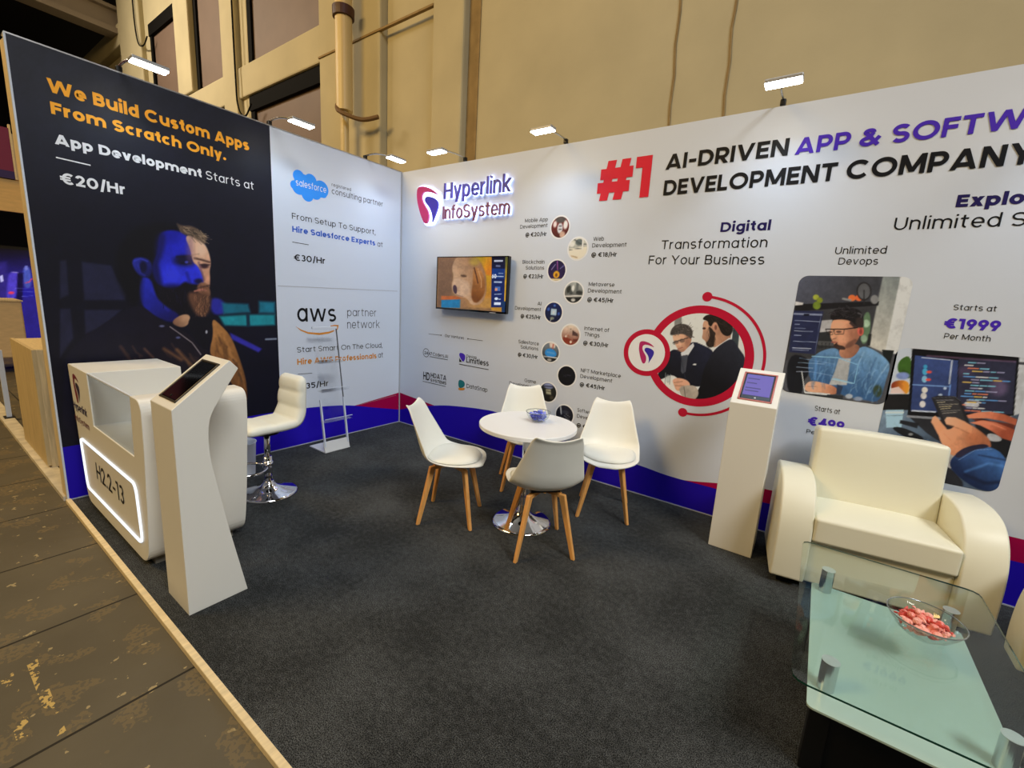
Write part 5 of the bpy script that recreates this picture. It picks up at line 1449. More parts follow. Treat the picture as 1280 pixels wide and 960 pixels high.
# ------------------------------------------------------------------ wall screen
tv = empty('television', 'flat black wall screen showing a pale puppy beside a dark blue side bar', 'screen', (1.176, -0.08, 1.757))
TW, TH = 0.485, 0.281
link('cabinet', box(-TW, TW, 0.0, 0.045, -TH, TH), M_BLACKP, tv, bevel=0.006)
link('bracket', box(-0.22, 0.22, 0.045, 0.079, -0.16, 0.16), M_BLACKP, tv)
bm = bmesh.new()
for x0, x1, z0, z1 in ((-TW, TW, -TH, -TH + 0.018), (-TW, TW, TH - 0.009, TH), (-TW, -TW + 0.009, -TH, TH), (TW - 0.009, TW, -TH, TH)):
    box(x0, x1, -0.006, 0.002, z0, z1, bm)
link('bezel', bm, M_BLACKG, tv)
link('power_light', box(0.28, 0.36, -0.008, -0.004, -TH + 0.001, -TH + 0.006), mat('power_strip', (210, 210, 220), 0.4), tv)
DOG = [
    ('p', [(120, 100), (330, 100), (290, 300), (280, 600), (120, 720)], ((126, 92, 66), (108, 78, 56), (200, 120), (160, 600)), 20), ('p', [(560, 100), (780, 100), (780, 380), (690, 320), (640, 180)], ((176, 150, 30), (210, 120, 30), (580, 130), (760, 240)), 24), ('p', [(690, 320), (780, 340), (780, 700), (640, 700), (700, 520)], ((190, 140, 30), (170, 110, 50), (720, 340), (720, 680)), 18),
    ('p', [(160, 575), (480, 580), (480, 625), (160, 620)], (176, 92, 44), 10), ('p', [(160, 625), (395, 615), (388, 720), (160, 715)], (24, 110, 156), 6), ('p', [(388, 590), (780, 600), (780, 720), (388, 720)], ((150, 108, 72), (176, 128, 62), (420, 650), (740, 690)), 20),
    ('P', [(285, 230), (330, 120), (400, 95), (520, 95), (600, 130), (660, 230), (700, 330), (700, 560), (640, 680), (520, 690), (470, 600), (400, 590), (330, 560), (290, 500), (290, 430), (310, 350)], ((184, 146, 112), (150, 108, 74), (360, 420), (620, 300)), 10),
    ('P', [(300, 400), (340, 360), (420, 380), (500, 420), (500, 560), (420, 590), (340, 570), (290, 500)], (190, 154, 124), 22), ('P', [(540, 240), (600, 230), (660, 300), (690, 420), (680, 560), (600, 660), (540, 650), (515, 560), (540, 420)], ((170, 112, 60), (112, 62, 22), (640, 300), (560, 600)), 12),
    ('l', [(556, 240), (580, 330), (600, 420)], (70, 36, 20), 5, .8, 16), ('l', [(600, 250), (640, 380), (640, 470)], (200, 150, 104), 5, .7, 12), ('e', (430, 335, 34, 16), (104, 74, 52), 8), ('l', [(395, 325), (460, 345)], (70, 48, 36), 4, .9, 6), ('P', [(300, 450), (330, 440), (352, 480), (346, 550), (322, 550), (300, 510)], (66, 44, 56), 6), ('l', [(340, 560), (420, 585)], (110, 76, 60), 5, .7, 8), ('e', (560, 160, 60, 50), (176, 150, 50), 30, .6),
    ('p', [(766, 95), (930, 95), (916, 740), (758, 715)], ((6, 8, 34), (14, 34, 92), (840, 130), (840, 420)), 3), ('p', [(772, 245), (928, 250), (924, 370), (770, 365)], (12, 50, 118), 3), ('p', [(930, 100), (960, 100), (956, 640), (915, 640)], ((90, 90, 40), (196, 150, 40), (940, 160), (930, 400)), 3), ('p', [(885, 640), (955, 640), (952, 780), (885, 770)], (20, 50, 90), 4), ('p', [(758, 712), (885, 712), (880, 760), (758, 745)], (180, 130, 44), 4),
    ('p', [(795, 144), (900, 146), (898, 164), (795, 166)], (190, 194, 214), 3), ('l', [(825, 215), (860, 217)], (110, 116, 150), 3, .9, 22), ('l', [(790, 340), (905, 342)], (190, 205, 230), 2, .9, 10), ('l', [(850, 304), (900, 306)], (150, 170, 205), 2, .9, 10), ('l', [(800, 408), (880, 410)], (190, 205, 230), 2, .9, 18), ('p', [(806, 462), (868, 464), (866, 515), (804, 512)], (70, 110, 180), 3), ('p', [(806, 480), (834, 482), (832, 514), (804, 512)], (220, 150, 120), 3), ('l', [(800, 556), (880, 552)], (170, 185, 215), 2, .9, 9), ('e', (820, 608, 22, 16), (210, 222, 236), 3), ('l', [(850, 614), (868, 614)], (180, 195, 220), 2, .9, 12), ('p', [(794, 652), (874, 652), (872, 684), (792, 682)], (214, 222, 240), 3),
]
M_SCREEN = mat_vcol('screen_picture', 0.25, emit=1.0)
sc_ = picture('screen', ('B', 0.0), -TW + 0.009, TW - 0.009, -TH + 0.018, TH - 0.009, 'rect', 0, (130, 96, 64), DOG, (535, 310, 9.6), M_SCREEN, tv, 0.001, 0.0045, gain=0.95,
              emissive=True, xf=lambda U, V: to_px(np.stack([U + 1.176, np.full_like(U, -0.08), V + 1.757], -1)))
bm = bmesh.new()
text_mesh(bm, ('B', 0.0), '60', 0.285, 0.066, 0.050, 0.056, 0.13, 0.002)
link('screen_text', bm, mat_emit('screen_white', (230, 236, 250), 0.9), tv)

# ------------------------------------------------------------------ reception counter
ct = empty('reception_counter', 'white reception counter with a notch and glowing outline round the stand number', 'counter', (0.8, -2.72, 0.0))
YF, YK = -2.97, -2.475
prof = round_poly([(0.072, 1.006), (0.556, 1.006), (0.580, 0.668), (1.364, 0.668), (1.392, 1.006), (1.552, 1.006), (1.545, 0.80), (1.482, 0.32), (1.425, 0.045), (0.19, 0.045)],
                  [0.02, 0.004, 0.004, 0.004, 0.006, 0.13, 0.3, 0.4, 0.12, 0.10], 8)
body = link('body', prism(bmesh.new(), prof, 'y', YF, YK), M_WPAINT, ct, bevel=0.004, seg=2, angle=60)
link('plinth', box(0.3, 1.34, YF + 0.05, YK - 0.04, 0.0, 0.046), mat('plinth_grey', (120, 116, 106), 0.5), ct)
link('notch_screen', box(0.562, 1.388, YF + 0.004, YF + 0.010, 0.668, 1.004), mat_glass('frosted_acrylic', (0.90, 0.93, 0.95), 0.12), ct)['label'] = 'clear acrylic front of the notch'
link('screen_edge', box(0.556, 1.392, YF + 0.002, YF + 0.012, 0.998, 1.006), M_WHITE, ct)
# LED outline: closed loop with clipped corners
loop = [(0.207, 0.494), (0.235, 0.504), (1.325, 0.506), (1.352, 0.470), (1.372, 0.20), (1.345, 0.160), (0.262, 0.155), (0.240, 0.195)]
path = round_poly(loop, 0.03, 4)
bm = bmesh.new()
sweep(bm, [(x, YF - 0.004, z) for x, z in path], 0.0065, 8, True)
link('led_outline', bm, mat_emit('led_white', (236, 246, 255), 1.35), ct)
PC = ('B', YF)
bm = bmesh.new()
T(bm, PC, 'H2.2-13', (121.8, 597.5), (156.3, 632.7), (118.8, 576.3), 0.10)
link('stand_number', bm, M_INK, ct)
bm = bmesh.new()
T(bm, PC, 'Hyperlink', (92.5, 509.6), (109.4, 520.8), (92.3, 501.6), 0.12)
link('lettering', bm, mat('counter_violet', (46, 26, 70), 0.5), ct)
bm = bmesh.new()
T(bm, PC, 'InfoSystem', (94.6, 524.0), (112.3, 538.3), (94.3, 517.4), 0.11)
link('lettering', bm, mat('counter_maroon', (110, 30, 40), 0.5), ct)


def cmark(x, y):
    u0, v0 = 0.255, 0.855
    return u0 + (x - 238) / 230 * 0.15, v0 + (404 - y) / 400 * 0.20


logo_mark(ct, PC, cmark, 0.0015, 0.0, (mat('counter_leaf_maroon', (120, 26, 50), 0.5), mat('counter_leaf_dark', (44, 20, 60), 0.5)))
keep_world(ct)

# ------------------------------------------------------------------ tablet kiosks
KP = [(0, 0), (0, 1.035), (0.247, 1.242), (0.284, 1.20), (0.233, 1.12), (0.150, 0.985), (0.136, 0.90), (0.138, 0.775), (0.194, 0.41), (0.268, 0)]
KP = round_poly(KP, [0, 0.004, 0.004, 0.004, 0.02, 0.08, 0.08, 0.12, 0.1, 0], 5)


def kiosk(label, loc, rz, lit):
    e = empty('tablet_kiosk', label, 'kiosk', loc, rz, 'tablet kiosks')
    W = 0.1345
    # local: x across, y from the front (0) backwards
    link('body', prism(bmesh.new(), KP, 'x', -W, W), M_WPAINT, e, bevel=0.003, seg=2, angle=50)
    a = math.atan2(0.207, 0.247)
    c = Vector((0, 0.1235, 1.1385))
    R = Matrix.Rotation(a, 3, 'X')
    n = R @ Vector((0, 0, 1))
    bm = bmesh.new()
    for cx, cy, sx, sy in ((-0.094, 0, 0.010, 0.252), (0.094, 0, 0.010, 0.252), (0, 0.121, 0.198, 0.010), (0, -0.121, 0.198, 0.010)):
        bx(bm, tuple(c + R @ Vector((cx, cy, 0)) + n * 0.002), (sx, sy, 0.008), R)
    fr_ = link('screen_surround', bm, mat('surround_red' if lit else 'surround_dark', (190, 110, 104) if lit else (40, 34, 30), 0.4), e, bevel=0.002)
    bm = bmesh.new()
    bx(bm, tuple(c + n * 0.001), (0.177, 0.231, 0.006), R)
    tb = link('tablet', bm, M_BLACKP if lit else M_BLACKG, e, bevel=0.004)
    bm = bmesh.new()
    if lit:
        bx(bm, tuple(c + R @ Vector((0, 0.012, 0)) + n * 0.0045), (0.157, 0.186, 0.002), R)
        s = link('display', bm, M_KSCREEN, tb)
        bm = bmesh.new()
        for cy, x1 in ((0.055, 0.0), (0.015, -0.01), (-0.03, 0.02), (-0.055, 0.01)):
            bx(bm, tuple(c + R @ Vector(((-0.07 + x1) / 2, cy + 0.012, 0)) + n * 0.006), (x1 + 0.07, 0.008, 0.001), R)
        link('display_text', bm, M_KTEXT, tb)
    else:
        bx(bm, tuple(c + R @ Vector((0, 0.008, 0)) + n * 0.0045), (0.160, 0.190, 0.002), R)
        s = link('display', bm, M_BLACKG, tb)
    bm = bmesh.new()
    M4 = Matrix.Translation(c + R @ Vector((0, -0.1, 0)) + n * 0.004) @ R.to_4x4()
    bmesh.ops.create_cone(bm, cap_ends=True, segments=20, radius1=0.006, radius2=0.006, depth=0.004, matrix=M4)
    link('home_button', bm, M_WHITE if lit else M_BLACKP, tb)
    return e


M_KSCREEN = mat_emit('kiosk_display', (112, 96, 196), 0.75)
M_KTEXT = mat_emit('kiosk_text', (70, 60, 140), 0.6)
kiosk('tall white tablet kiosk with dark screen beside the reception counter', (1.817, -2.963, 0.0), 0.0, False)
kiosk('tall white tablet kiosk with lit violet screen near the back wall', (3.967, -0.483, 0.0), 0.0, True)

# ------------------------------------------------------------------ bar stool
M_LEATH = mat('cream_leather', (230, 232, 222), 0.42, bump=0.06, bscale=260, spec=0.4)
st = empty('bar_stool', 'cream padded bar stool on a chrome disc base behind the counter', 'stool', (0.872, -2.055, 0.0), -PI / 2 + 0.05)
link('base', lathe(bmesh.new(), [(0.205, 0.0), (0.208, 0.008), (0.19, 0.016), (0.12, 0.035), (0.06, 0.06), (0.036, 0.09), (0.034, 0.10), (0, 0.10)], 48), M_CHROME, st, smooth=False).data.polygons.foreach_set('use_smooth', [True] * 0) if False else None
bm = lathe(bmesh.new(), [(0, 0.0), (0.205, 0.0), (0.208, 0.008), (0.19, 0.016), (0.12, 0.035), (0.06, 0.06), (0.036, 0.09), (0.034, 0.10), (0, 0.10)], 48)
link('base', bm, M_CHROME, st, smooth=True)
link('column', tube(tube(bmesh.new(), (0, 0, 0.09), (0, 0, 0.30), 0.030, n=28), (0, 0, 0.28), (0, 0, 0.50), 0.022, n=28), M_CHROME, st, smooth=True)
bm = bmesh.new()
ringp = [(0.16 + 0.135 * math.cos(t), 0.135 * math.sin(t), 0.235) for t in np.linspace(PI * 0.93, -PI * 0.93, 30)]
sweep(bm, [(0.02, 0.03, 0.245)] + ringp + [(0.02, -0.03, 0.245)], 0.009, 8)
tube(bm, (0, 0, 0.215), (0, 0, 0.26), 0.036, n=24)
link('footrest', bm, M_CHROME, st, smooth=True)
link('seat_plate', tube(bmesh.new(), (0, 0, 0.49), (0, 0, 0.518), 0.09, n=24), M_BLACKP, st)


def ribbed_shell(prof, hw, thick, ribs, nseg=44, mseg=18):
    """upholstered pad swept along a side profile (x, z), rounded at its rim, with cross ribs where ribs(s) > 0"""
    P = np.array(spline(prof, 12))
    d = np.r_[0, np.cumsum(np.linalg.norm(np.diff(P, axis=0), axis=1))]
    s = np.linspace(0, d[-1], nseg)
    Q = np.stack([np.interp(s, d, P[:, 0]), np.interp(s, d, P[:, 1])], -1)
    Tn = np.gradient(Q, axis=0); Tn /= np.linalg.norm(Tn, axis=1)[:, None]
    N = np.stack([-Tn[:, 1], Tn[:, 0]], -1)
    bm = bmesh.new()
    rows = []
    L = d[-1]
    for i in range(nseg):
        u = s[i] / L
        e = min(u, 1 - u) / 0.06
        ef = math.sqrt(max(0.0, 1 - (1 - min(1, e)) ** 2))
        w_ = hw(u) * (0.80 + 0.20 * math.sqrt(max(0, 1 - (1 - min(1, min(u, 1 - u) / 0.12)) ** 2)))
        ring = []
        for sgn in (1, -1):
            for j in range(mseg + 1):
                t = -1 + 2 * j / mseg
                if sgn < 0: t = -t
                if sgn < 0 and j in (0, mseg): continue
                edge = (1 - abs(t) ** 6) ** 0.5
                b = thick * (0.5 if sgn > 0 else 0.5) * edge * (0.25 + 0.75 * ef)
                if sgn < 0: b += ribs(u) * edge
                q = Q[i] + N[i] * b * sgn
                ring.append(bm.verts.new((q[0], w_ * t, q[1])))
        rows.append(ring)
    n = len(rows[0])
    for a, c in zip(rows[:-1], rows[1:]):
        for k in range(n):
            bm.faces.new((a[k], a[(k + 1) % n], c[(k + 1) % n], c[k]))
    bm.faces.new(rows[0][::-1]); bm.faces.new(rows[-1])
    return bm


def stool_ribs(u):
    if u < 0.5: return 0.014 * abs(math.sin(u / 0.5 * PI * 2)) ** 0.4 - 0.007
    return 0.022 * abs(math.sin((u - 0.5) / 0.5 * PI * 3.0)) ** 0.35 - 0.010


pad = ribbed_shell([(0.205, 0.535), (0.17, 0.556), (0.05, 0.558), (-0.08, 0.556), (-0.165, 0.572), (-0.205, 0.635), (-0.215, 0.72), (-0.225, 0.83), (-0.235, 0.925)], lambda u: 0.185 if u < .5 else 0.185 - 0.03 * (u - .5) * 2, 0.07, stool_ribs)
link('seat_pad', pad, M_LEATH, st, smooth=True)

# ------------------------------------------------------------------ brochure stand
bs = empty('brochure_stand', 'clear acrylic brochure stand with white base against the white panel', 'stand', (0.40, -1.137, 0.0))
W = 0.14
bm = bmesh.new()
box(-0.29, 0.0, -W, W, 0.0, 0.012, bm)
prism(bm, [(-0.012, 0.0), (0.0, 0.0), (-0.03, 0.105), (-0.042, 0.105)], 'y', -W, W)
link('base', bm, mat('stand_alu', (214, 216, 216), 0.35), bs, bevel=0.002)
rk = Vector((-0.20, 0, 1.235)) - Vector((-0.02, 0, 0.06))
for sgn in (-1, 1):
    p0 = Vector((-0.020, sgn * (W - 0.012), 0.06)); p1 = p0 + rk * 0.40; p2 = p0 + rk
    bm = bmesh.new()
    R = rk.to_track_quat('Z', 'X').to_matrix()
    bx(bm, tuple((p0 + p1) / 2), (0.022, 0.012, (p1 - p0).length), R)
    link('side_rail', bm, M_WHITE, bs)
    bm = bmesh.new()
    bx(bm, tuple((p1 + p2) / 2), (0.010, 0.008, (p2 - p1).length), R)
    link('upper_rail', bm, mat('rail_grey', (90, 94, 100), 0.3, 0.5) if sgn > 0 else M_CLEAR, bs)
bm = bmesh.new()
bx(bm, (-0.20, 0, 1.235), (0.02, 2 * W - 0.01, 0.022))
link('top_bar', bm, M_WHITE, bs, bevel=0.003)
bm = bmesh.new()
R = rk.to_track_quat('Z', 'X').to_matrix()
bx(bm, tuple(Vector((-0.02, 0, 0.06)) + rk * 0.72), (2 * W - 0.04, 0.004, rk.length * 0.54), rk.to_track_quat('Z', 'Y').to_matrix())
link('back_sheet', bm, M_CLEAR, bs)
for zz in (0.32, 0.62, 0.90):
    q = Vector((-0.02, 0, 0.06)) + rk * ((zz - 0.06) / rk.z)
    bm = bmesh.new()
    box(q.x, q.x + 0.085, -W - 0.012, W + 0.012, zz, zz + 0.005, bm)
    bx(bm, (q.x + 0.086, 0, zz + 0.018), (0.004, 2 * W + 0.024, 0.036))
    bx(bm, (q.x - 0.012, 0, zz + 0.115), (0.004, 2 * W - 0.03, 0.23), Matrix.Rotation(math.radians(-9), 3, 'Y'))
    link('tray', bm, M_CLEAR, bs)
    link('tray_edge', box(q.x + 0.0845, q.x + 0.0895, -W - 0.012, W + 0.012, zz + 0.034, zz + 0.038), M_WHITE, bs)

# ------------------------------------------------------------------ shell chairs
M_SHELL = mat('shell_white', (236, 236, 228), 0.38, spec=0.35)
M_CUSH = mat('cushion_white', (236, 236, 226), 0.5, bump=0.05, bscale=240, spec=0.35)
SP = np.array(spline([(0.245, 0.440), (0.225, 0.463), (0.15, 0.468), (0.0, 0.455), (-0.10, 0.452), (-0.165, 0.480), (-0.205, 0.545), (-0.235, 0.64), (-0.268, 0.75), (-0.292, 0.838), (-0.306, 0.862)], 10))
_d = np.r_[0, np.cumsum(np.linalg.norm(np.diff(SP, axis=0), axis=1))]


def shell_pt(u, t, lift=0.0):
    s = u * _d[-1]
    q = np.array([np.interp(s, _d, SP[:, 0]), np.interp(s, _d, SP[:, 1])])
    e = 0.01 * _d[-1]
    q2 = np.array([np.interp(min(s + e, _d[-1]), _d, SP[:, 0]), np.interp(min(s + e, _d[-1]), _d, SP[:, 1])])
    q1 = np.array([np.interp(max(s - e, 0), _d, SP[:, 0]), np.interp(max(s - e, 0), _d, SP[:, 1])])
    tn = (q2 - q1) / np.linalg.norm(q2 - q1)
    n = np.array([-tn[1], tn[0]]) * -1      # towards the sitter
    if n[1] < 0 and abs(n[1]) > abs(n[0]): n = -n
    if abs(n[0]) > abs(n[1]) and n[0] < 0: n = -n
    us = [0, .015, .04, .08, .13, .2, .36, .48, .56, .66, .8, .93, 1.0]
    ws = [.06, .115, .155, .192, .216, .234, .240, .238, .232, .214, .183, .160, .135]
    hw = np.interp(u, us, ws)
    ku = [0, .12, .3, .5, .62, .8, .95, 1]
    kv = [.0, .012, .03, .075, .075, .045, .02, .0]
    up = np.interp(u, ku, kv) * abs(t) ** 2.6
    sag = 0.028 * (1 - t * t) * np.clip((u - .86) / .14, 0, 1)
    q = q + n * (up + lift)
    return (q[0], hw * t, q[1] - sag)


bm = bmesh.new()
NU, NT = 34, 16
g = [[bm.verts.new(shell_pt(i / NU, -1 + 2 * j / NT)) for j in range(NT + 1)] for i in range(NU + 1)]
for i in range(NU):
    for j in range(NT):
        bm.faces.new((g[i][j], g[i][j + 1], g[i + 1][j + 1], g[i + 1][j]))
for f in bm.faces: f.smooth = True
shell_me = bpy.data.meshes.new('seat_shell')
bm.to_mesh(shell_me); bm.free()
# cushion: a domed pad that follows the shell
bm = bmesh.new()
NR, NA = 9, 40
rows = []
for i in range(NR + 1):
    r = i / NR
    row = []
    for k in range(NA):
        a = 2 * PI * k / NA
        ca, sa = math.cos(a), math.sin(a)
        ex = 2 / 3.0
        cu = math.copysign(abs(ca) ** ex, ca) * r; sv = math.copysign(abs(sa) ** ex, sa) * r
        u = 0.285 - 0.225 * cu
        row.append((u, 0.86 * sv, 0.012 + 0.030 * (1 - r ** 5)))
    rows.append(row)
top_ = [[bm.verts.new(shell_pt(*p)) for p in (row if i else row[:1])] for i, row in enumerate(rows)]
for i in range(NR):
    a_, c_ = top_[i], top_[i + 1]
    for k in range(NA):
        kk = (k + 1) % NA
        if len(a_) == 1: bm.faces.new((a_[0], c_[k], c_[kk]))
        else: bm.faces.new((a_[k], c_[k], c_[kk], a_[kk]))
low = [bm.verts.new(shell_pt(p[0], p[1], 0.004)) for p in rows[-1]]
for k in range(NA):
    kk = (k + 1) % NA
    bm.faces.new((top_[-1][k], low[k], low[kk], top_[-1][kk]))
for f in bm.faces: f.smooth = True
cush_me = bpy.data.meshes.new('seat_cushion')
bmesh.ops.recalc_face_normals(bm, faces=bm.faces)
bm.to_mesh(cush_me); bm.free()


def leg_mesh(sx, sy):
    bm = bmesh.new()
    top_c = Vector((sx * 0.115, sy * 0.105, 0.418)); bot = Vector((sx * 0.19, sy * 0.188, 0.0))
    ax = Vector((sx, sy, 0)).normalized(); ay = Vector((-sy, sx, 0)).normalized()
    vs = []
    for c, wa, wb in ((bot, 0.013, 0.011), (bot.lerp(top_c, 0.8), 0.0205, 0.0135), (top_c, 0.023, 0.014)):
        vs.append([bm.verts.new(c + ax * (wa * i) + ay * (wb * j)) for i, j in ((-1, -1), (1, -1), (1, 1), (-1, 1))])
    bm.faces.new(vs[0][::-1]); bm.faces.new(vs[2])
    for a, c in zip(vs[:-1], vs[1:]):
        for k in range(4): bm.faces.new((a[k], a[(k + 1) % 4], c[(k + 1) % 4], c[k]))
    return bm


def make_chair():
    e = empty('shell_chair', '', 'chair', (0, 0, 0), 0, 'white shell chairs round the table')
    so = link_me('seat_shell', shell_me, M_SHELL, e)
    md = so.modifiers.new('thick', 'SOLIDIFY'); md.thickness = 0.012; md.offset = -1
    md = so.modifiers.new('sub', 'SUBSURF'); md.levels = md.render_levels = 1
    link_me('seat_cushion', cush_me, M_CUSH, e)
    for sx in (1, -1):
        for sy in (1, -1):
            link('leg', leg_mesh(sx, sy), M_BEECH, e, bevel=0.005, seg=2)
    bm = bmesh.new()
    for sy in (1, -1):
        d = Vector((0.23, 0.21 * sy, 0)).normalized()
        R = Matrix((tuple(d), tuple(Vector((-d.y, d.x, 0))), (0, 0, 1))).transposed()
        bx(bm, (0, 0, 0.4095 - (0.004 if sy < 0 else 0)), (0.29, 0.03, 0.028), R)
    link('leg_frame', bm, M_BEECH, e, bevel=0.003)
    bm = bmesh.new()
    bx(bm, (0.0, 0, 0.431), (0.20, 0.19, 0.018))
    link('seat_mount', bm, M_BLACKP, e)
    return e


def copy_thing(e, label, loc, rz):
    c = e.copy(); COL.objects.link(c); c['label'] = label; c.location = loc; c.rotation_euler = (0, 0, rz)
    for ch in e.children:
        d = ch.copy(); COL.objects.link(d); d.parent = c
        for g_ in ch.children:
            h_ = g_.copy(); COL.objects.link(h_); h_.parent = d
    return c


ch0 = make_chair()
ch0['label'] = 'white shell chair left of the round table, seen from its side'
ch0.location = (2.193, -1.377, 0); ch0.rotation_euler = (0, 0, math.radians(29))
bpy.context.view_layer.update()
copy_thing(ch0, 'white shell chair nearest the camera with its back turned', (2.914, -1.290, 0), math.radians(135))
copy_thing(ch0, 'white shell chair right of the table, its cushion and backrest facing forward', (3.037, -0.502, 0), math.radians(-68))
copy_thing(ch0, 'white shell chair behind the round table, mostly hidden by it', (2.262, -0.520, 0), math.radians(-52))

# ------------------------------------------------------------------ round table
tb = empty('round_table', 'round white table on a chrome trumpet base between four shell chairs', 'table', (2.650, -1.095, 0.0))
RT = 0.348
link('tabletop', lathe(bmesh.new(), [(0, 0.725), (RT - 0.004, 0.725), (RT, 0.729), (RT, 0.751), (RT - 0.004, 0.755), (0, 0.755)], 80), mat('table_white', (240, 242, 244), 0.25), tb)
link('column', tube(bmesh.new(), (0, 0, 0.05), (0, 0, 0.725), 0.028, n=28), M_CHROME, tb, smooth=True)
link('base', lathe(bmesh.new(), [(0, 0), (0.222, 0.0), (0.225, 0.006), (0.20, 0.016), (0.14, 0.032), (0.08, 0.060), (0.045, 0.10), (0.033, 0.15), (0.028, 0.20)], 56), M_CHROME, tb, smooth=True)
link('top_plate', tube(bmesh.new(), (0, 0, 0.712), (0, 0, 0.7249), 0.11, n=28), M_BLACKP, tb)

# ------------------------------------------------------------------ glass bowls and sweets
M_BOWL = mat_glass('bowl_glass', (0.95, 0.97, 0.97), 0.0, 1.38)


def bowl(label, loc, prof_out, thick):
    e = empty('glass_bowl', label, 'bowl', loc)
    inner = [(max(0.0, r - thick), z + (thick if r < 1e-6 or i == 0 else thick * 0.4)) for i, (r, z) in enumerate(prof_out)]
    prof = prof_out + inner[::-1]
    link('bowl_wall', lathe(bmesh.new(), prof, 48), M_BOWL, e, smooth=True)
    r, z = prof_out[-1]
    bm = bmesh.new()
    sweep(bm, [(r * math.cos(t), r * math.sin(t), z) for t in np.linspace(0, 2 * PI, 49)[:-1]], 0.0022, 8, True)
    link('rim', bm, mat('glass_rim', (150, 158, 160), 0.1, 0.6), e)
    return e


def sweet_mesh(name, size, seed):
    """a wrapped sweet: fat middle, two twisted paper ends"""
    r_ = random.Random(seed)
    bm = bmesh.new()
    prof = [(-1.0, 0.42), (-0.86, 0.50), (-0.60, 0.12), (-0.48, 0.30), (-0.30, 0.52), (0.0, 0.60), (0.30, 0.52), (0.48, 0.30), (0.60, 0.12), (0.86, 0.50), (1.0, 0.42)]
    rings = []
    for i, (x, r) in enumerate(prof):
        rings.append([bm.verts.new((x * size, r * size * (0.9 + 0.25 * r_.random()) * math.cos(2 * PI * k / 10 + 0.3 * i) * (1.0 if abs(x) < .55 else 1.1),
                                    r * size * (0.9 + 0.25 * r_.random()) * math.sin(2 * PI * k / 10 + 0.3 * i) * (0.8 if abs(x) < .55 else 0.35))) for k in range(10)])
    for a, c in zip(rings[:-1], rings[1:]):
        for k in range(10): bm.faces.new((a[k], a[(k + 1) % 10], c[(k + 1) % 10], c[k]))
    bm.faces.new(rings[0][::-1]); bm.faces.new(rings[-1])
    bmesh.ops.recalc_face_normals(bm, faces=bm.faces)
    me = bpy.data.meshes.new(name)
    bm.to_mesh(me); bm.free()
    return me


def fill(label, group, loc, mats, size, layers, seed):
    r_ = random.Random(seed)
    mes = []
    for i, m_ in enumerate(mats):
        me = sweet_mesh('wrapped_sweet', size, seed + i)
        me.materials.append(m_)
        mes.append(me)
    for z_, rad, cnt in layers:
        for k in range(cnt):
            a = 2 * PI * k / cnt + r_.random() * 0.5 + z_ * 40
            rr_ = rad * (0.80 if cnt > 3 else 0.5)
            o = bpy.data.objects.new('wrapped_sweet', mes[r_.randrange(len(mes))])
            COL.objects.link(o)
            o.location = (loc[0] + rr_ * math.cos(a), loc[1] + rr_ * math.sin(a), loc[2] + z_ + r_.uniform(-.002, .002))
            o.rotation_euler = (r_.uniform(-.5, .5), r_.uniform(-.5, .5), r_.uniform(0, 2 * PI))
            tag(o, label, 'sweet', group)


BL = (2.672, -1.000, 0.755)
bowl('small glass bowl of blue wrapped sweets on the round white table', BL, [(0, 0), (0.035, 0.0), (0.045, 0.004), (0.072, 0.03), (0.086, 0.06), (0.089, 0.074)], 0.003)
MB = [mat('wrapper_blue', (86, 104, 226), 0.3), mat('wrapper_deep_blue', (44, 52, 176), 0.3), mat('wrapper_pale_blue', (150, 162, 240), 0.3)]
fill('blue wrapped sweet in the small bowl on the round table', 'blue wrapped sweets', BL, MB, 0.018, [(0.014, 0.022, 4), (0.027, 0.047, 9), (0.030, 0.018, 3), (0.043, 0.062, 11), (0.046, 0.03, 6), (0.060, 0.066, 8), (0.062, 0.03, 5), (0.082, -0.03, 1)], 11)

# ------------------------------------------------------------------ glass coffee table
M_TOPG = mat_glass('table_glass', (0.90, 0.955, 0.935), 0.0, 1.5)
M_EDGE = mat('glass_edge', (20, 66, 52), 0.15)
M_FROST = mat('frosted_glass', (184, 206, 200), 0.22, spec=0.5)
cf = empty('coffee_table', 'rectangular glass coffee table with chrome posts and frosted lower shelf', 'table', (4.676, -1.53, 0.0))
X0_, X1_, Y0_, Y1_ = -0.331, 0.331, -0.545, 0.558
outl = round_poly([(X0_, Y0_), (X1_, Y0_), (X1_, Y1_), (X0_, Y1_)], 0.045, 3)
link('glass_top', prism(bmesh.new(), outl, 'z', 0.442, 0.450), M_TOPG, cf)
bm = bmesh.new()
n_ = len(outl)
for i in range(n_):
    p, q = outl[i], outl[(i + 1) % n_]
    sc1 = 1.0006
    vs = [bm.verts.new((p[0] * sc1, p[1] * sc1, 0.4425)), bm.verts.new((q[0] * sc1, q[1] * sc1, 0.4425)), bm.verts.new((q[0] * sc1, q[1] * sc1, 0.4495)), bm.verts.new((p[0] * sc1, p[1] * sc1, 0.4495))]
    bm.faces.new(vs)
link('glass_edge', bm, M_EDGE, cf)
link('lower_shelf', prism(bmesh.new(), round_poly([(-0.272, -0.485), (0.258, -0.485), (0.258, 0.372), (-0.272, 0.372)], 0.02, 3), 'z', 0.322, 0.330), M_FROST, cf, bevel=0.001)
